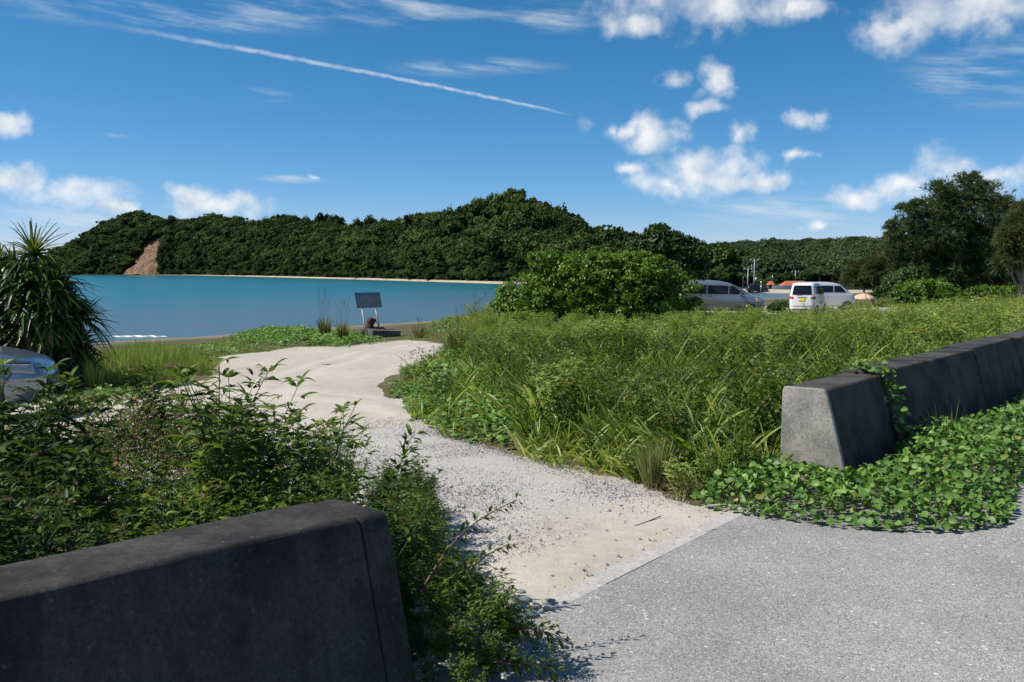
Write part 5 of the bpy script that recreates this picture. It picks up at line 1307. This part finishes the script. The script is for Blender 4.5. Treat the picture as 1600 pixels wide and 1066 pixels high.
def crown_src(seed, mat, nsub=34, per=15, k=1, L_=.62, flat=.72, spread=1.5):
    lob = [(0, 0, 3.4, 2.7, 2.7, 2.0)] + [(RNG.normal(0, 1.6), RNG.normal(0, 1.6), RNG.uniform(2.6, 4.6), RNG.uniform(1.2, 1.9), RNG.uniform(1.2, 1.9), RNG.uniform(.9, 1.4)*flat) for _ in range(5)]
    P_, O_, _ = clumpy(lob, nsub, per, .50, -.2)
    return leaf_mesh('crown', [rosette_leaves(P_, O_, k+1, L_, .7, 'round', spread, .1, 2, out=.25)], mat)
fsrc = [crown_src(i, M['forest'], 46, 24) for i in range(6)]
def forest(name, pr_, fr_, n, meshes, smin, smax, label):
    px_ = RNG.uniform(*pr_, n*3); dd_ = RNG.uniform(*fr_, n*3) + np.interp(px_, SHP, SHD)
    w_ = dd_/dd_.max(); k_ = RNG.random(n*3) < w_; px_, dd_ = px_[k_], dd_[k_]
    k_ = scar_mask(px_, dd_+3) < .25; px_, dd_ = px_[k_][:n], dd_[k_][:n]; n = len(px_)
    z_ = far_h(px_, dd_); x_ = (px_-800)/F*dd_
    s_ = RNG.uniform(smin, smax, n)*(1+.25*vnoise(x_, dd_, .03, 12))
    s_ *= np.clip((dd_-np.interp(px_, SHP, SHD)-1)/16, .5, 1)
    o = instancer(name, meshes, np.stack([x_, dd_, z_-.8*s_], -1), np.stack([RNG.normal(0, .12, n), RNG.normal(0, .12, n), RNG.uniform(0, 6.3, n)], -1), np.stack([s_, s_, s_*RNG.uniform(.75, 1.3, n)], -1), RNG.integers(0, len(meshes), n))
    tag(o, label, 'forest', 'woods on the headland'); return o
forest('hill_forest', (-120, 1130), (5, 135), 4300, fsrc, .6, 1.5, 'dense dark green forest covering the headland across the bay')
forest('shore_thicket', (-60, 1120), (4.5, 34), 1500, fsrc, .7, 1.15, 'thicket of low trees along the foot of the headland')
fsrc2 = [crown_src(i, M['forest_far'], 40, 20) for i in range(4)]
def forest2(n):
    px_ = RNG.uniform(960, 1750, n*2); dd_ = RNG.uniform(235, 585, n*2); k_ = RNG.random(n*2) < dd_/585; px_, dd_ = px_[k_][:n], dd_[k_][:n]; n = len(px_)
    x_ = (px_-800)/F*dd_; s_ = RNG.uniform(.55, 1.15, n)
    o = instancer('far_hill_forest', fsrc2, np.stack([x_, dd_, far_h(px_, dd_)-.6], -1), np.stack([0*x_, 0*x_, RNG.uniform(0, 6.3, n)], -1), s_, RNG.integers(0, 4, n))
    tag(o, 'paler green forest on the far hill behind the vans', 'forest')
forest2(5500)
# shoreline trees near the far buildings
def far_z(px, d_): return float(far_h(np.array([float(px)]), np.array([float(d_)]))[0])
GS = 'trees behind the far beach'
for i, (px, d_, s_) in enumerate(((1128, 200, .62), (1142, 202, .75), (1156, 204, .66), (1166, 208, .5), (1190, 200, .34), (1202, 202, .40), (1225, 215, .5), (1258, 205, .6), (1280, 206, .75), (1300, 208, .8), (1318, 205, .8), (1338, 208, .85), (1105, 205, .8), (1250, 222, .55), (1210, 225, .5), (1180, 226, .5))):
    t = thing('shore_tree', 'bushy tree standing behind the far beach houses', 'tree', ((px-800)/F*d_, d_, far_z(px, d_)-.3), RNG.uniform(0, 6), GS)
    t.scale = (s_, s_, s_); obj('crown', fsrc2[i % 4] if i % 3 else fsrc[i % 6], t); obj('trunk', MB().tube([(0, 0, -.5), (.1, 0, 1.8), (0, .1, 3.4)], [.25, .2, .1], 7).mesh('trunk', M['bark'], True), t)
# ridge trees
GR = 'trees standing out on the ridge'
for i, (px, py, s_) in enumerate(((266, 340, .55), (300, 345, .4), (437, 342, .45), (455, 343, .4), (478, 342, .6), (500, 338, .8), (520, 340, .7), (560, 344, .55), (578, 342, .5), (600, 346, .4), (625, 344, .5), (655, 338, .75), (668, 338, .55), (770, 306, .5), (795, 303, .5), (830, 314, .45), (700, 328, .45), (745, 314, .45))):
    d_ = (np.interp(px, SHP, SHD)+np.interp(px, [-500, 300, 770, 1100], [110, 110, 95, 60])) if px < 1100 else 560
    tp = at(px, py-2, d_-4); zb = float(far_h(np.array([float(px)]), np.array([float(d_-4)]))[0])-1.2
    sz = float(np.clip((tp.z-zb)/5.3, .9, 2.3)); sx = (.55+.75*s_)*RNG.uniform(.85, 1.2)
    t = thing('ridge_tree', 'small tree crown standing above the forest on the ridge', 'tree', (tp.x, d_-4, zb), RNG.uniform(0, 6), GR)
    t.scale = (sx, sx*RNG.uniform(.85, 1.2), sz); obj('crown', fsrc[i % 6], t); obj('trunk', MB().tube([(0, 0, -.5), (.1, 0, 1.8), (0, .1, 3.6)], [.25, .2, .1], 7).mesh('trunk', M['bark'], True), t)

# far beach house
HD = 186.0; hk = HD/F; hz = far_z(1225, HD)
hb = thing('beach_house', 'low pavilion with orange tiled roof and pale posts across the water', 'building', (at(1228, 450, HD).x, HD, hz)); HX = hb.location.x
def hx(px): return (px-800)*hk-HX
ztop_ = at(1228, 440.5, HD).z-hz; zeav = at(1228, 446.5, HD).z-hz
obj('wall', MB().box(((hx(1212)+hx(1262))/2, 2.6, zeav/2-.1), (hx(1262)-hx(1212), .2, zeav+.2)).mesh('wall', M['trim']), hb)
obj('low_wall', MB().box(((hx(1206)+hx(1262))/2, -.25, .2), (hx(1262)-hx(1206), .15, .75)).mesh('low_wall', M['white']), hb)
obj('beam', MB().box(((hx(1208)+hx(1262))/2, 0, zeav-.08), (hx(1262)-hx(1208), .25, .18)).mesh('beam', M['white']), hb)
pmesh = MB().box((0, 0, zeav/2-.1), (.16, .16, zeav+.2)).mesh('post', M['white'])
for i in range(6): obj('post', pmesh, hb, (hx(1209.5+i*10.6), .003, 0))
x0, x1 = hx(1222), hx(1266); mb = MB(); mb.add([(x0, -.5, zeav), (x1, -.5, zeav), (x1, 3.2, zeav), (x0, 3.2, zeav), (x0+1, 1.2, ztop_+.15), (x1-1, 1.2, ztop_+.15)], [(0, 1, 5, 4), (2, 3, 4, 5), (1, 2, 5), (3, 0, 4), (0, 3, 2, 1)])
obj('roof', mb.mesh('roof', M['roof_orange']), hb)
for i, (px, py, wd_, lab) in enumerate(((1204, 441, 9, 'small orange roofed hut left of the far pavilion'),)):
    c = at(px, py+8, HD+6); zz_ = far_z(px, HD+6); h_ = thing('beach_hut', lab, 'building', (c.x, HD+6, zz_)); wm = wd_*hk; ze = at(px, 445, HD+6).z-zz_; zt_ = at(px, 439.5, HD+6).z-zz_
    obj('wall', MB().box((0, 0, ze/2-.1), (wm, 1.6, ze+.2)).mesh('wall', M['slab']), h_)
    mb = MB(); a0 = wm*.62; mb.add([(-a0, -1, ze), (a0, -1, ze), (a0, 1, ze), (-a0, 1, ze), (-a0*.5, 0, zt_), (a0*.5, 0, zt_)], [(0, 1, 5, 4), (2, 3, 4, 5), (1, 2, 5), (3, 0, 4), (0, 3, 2, 1)]); obj('roof', mb.mesh('roof', M['roof_orange']), h_)
# far parked car
bcx = at(1183, 452, 182).x
C5 = Car('parked_car', 'black car parked on the far beach left of the pavilion', 'car', [(.2, -1.9, 1.9, .75), (.5, -2.0, 2.0, .8), (.8, -2, 1.8, .8), (.95, -1.9, 1.0, .76), (1.3, -1.5, .3, .65), (1.42, -1.2, 0, .5)], 'black_paint', (bcx, 182, far_z(1183, 182)), .1, 5, (1.2, -1.2), .3)
C5.both('side_window', ((-1.3, .98), (.6, .98), (.1, 1.28), (-1.1, 1.28)), 'glass')
# utility poles and lamp
for i, (px, pyt, pyb, d_, arms, lab) in enumerate(((1179, 405, 446, 196, 3, 'tallest far utility pole with several crossarms'), (1169, 419, 448, 194, 1, 'second far pole left of the tallest'), (1243, 423, 444, 215, 1, 'thin far pole right above the orange roof'), (1119, 411, 440, 205, 0, 'plain far pole above the silver van roof'), (1207, 430, 443, 210, 0, 'short far pole behind the small hut'), (1161, 427, 446, 200, 0, 'faint short pole left of the other far poles'))):
    tp = at(px, pyt, d_); z_ = far_z(px, d_); t = thing('utility_pole', lab, 'utility pole', (tp.x, d_, z_)); h = tp.z-z_
    obj('shaft', MB().tube([(0, 0, -.3), (0, 0, h)], [.16, .10], 8).mesh('shaft', M['pole'], True), t)
    for a in range(arms):
        obj('crossarm', MB().box((0, 0, h-.25-a*1.15), (1.7-.3*a, .12, .14)).mesh('crossarm', M['pole']), t)
        for sx in (-.7, .7): obj('insulator', MB().lathe([(.05, 0), (.09, .08), (.05, .22)], 8).mesh('insulator', M['white']), t, (sx*(1-.18*a), 0, h-.18-a*1.15))
    if arms == 3: obj('transformer', MB().lathe([(.001, 0), (.3, .03), (.3, .8), (.001, .85)], 12).mesh('transformer', M['pole'], True), t, (.35, 0, h-4.4))
sp_ = at(1189, 449, 180); z_ = far_z(1189, 180); t = thing('globe_lamp', 'small post with two white globes on the far beach', 'lamp post', (sp_.x, 180, z_))
obj('post', MB().tube([(0, 0, -.2), (0, 0, at(1189, 441, 180).z-z_)], .05, 8).mesh('post', M['pole'], True), t)
gm_ = stone_mesh('globe', 2, M['white'], 2)
for py in (441, 448): obj('globe', gm_, t, M=Matrix.Translation((0, -.06, at(1189, py, 180).z-z_)) @ Matrix.Scale(.16, 4))

for o in COL.objects:
    if o.parent is not None and o.name.split('.')[0] in ('foliage', 'crown', 'blades', 'seed_stalk', 'seed_heads', 'stem', 'runner', 'root'):
        if o.name.split('.')[0] in ('foliage', 'crown', 'blades', 'seed_stalk', 'seed_heads'): o['kind'] = 'stuff'
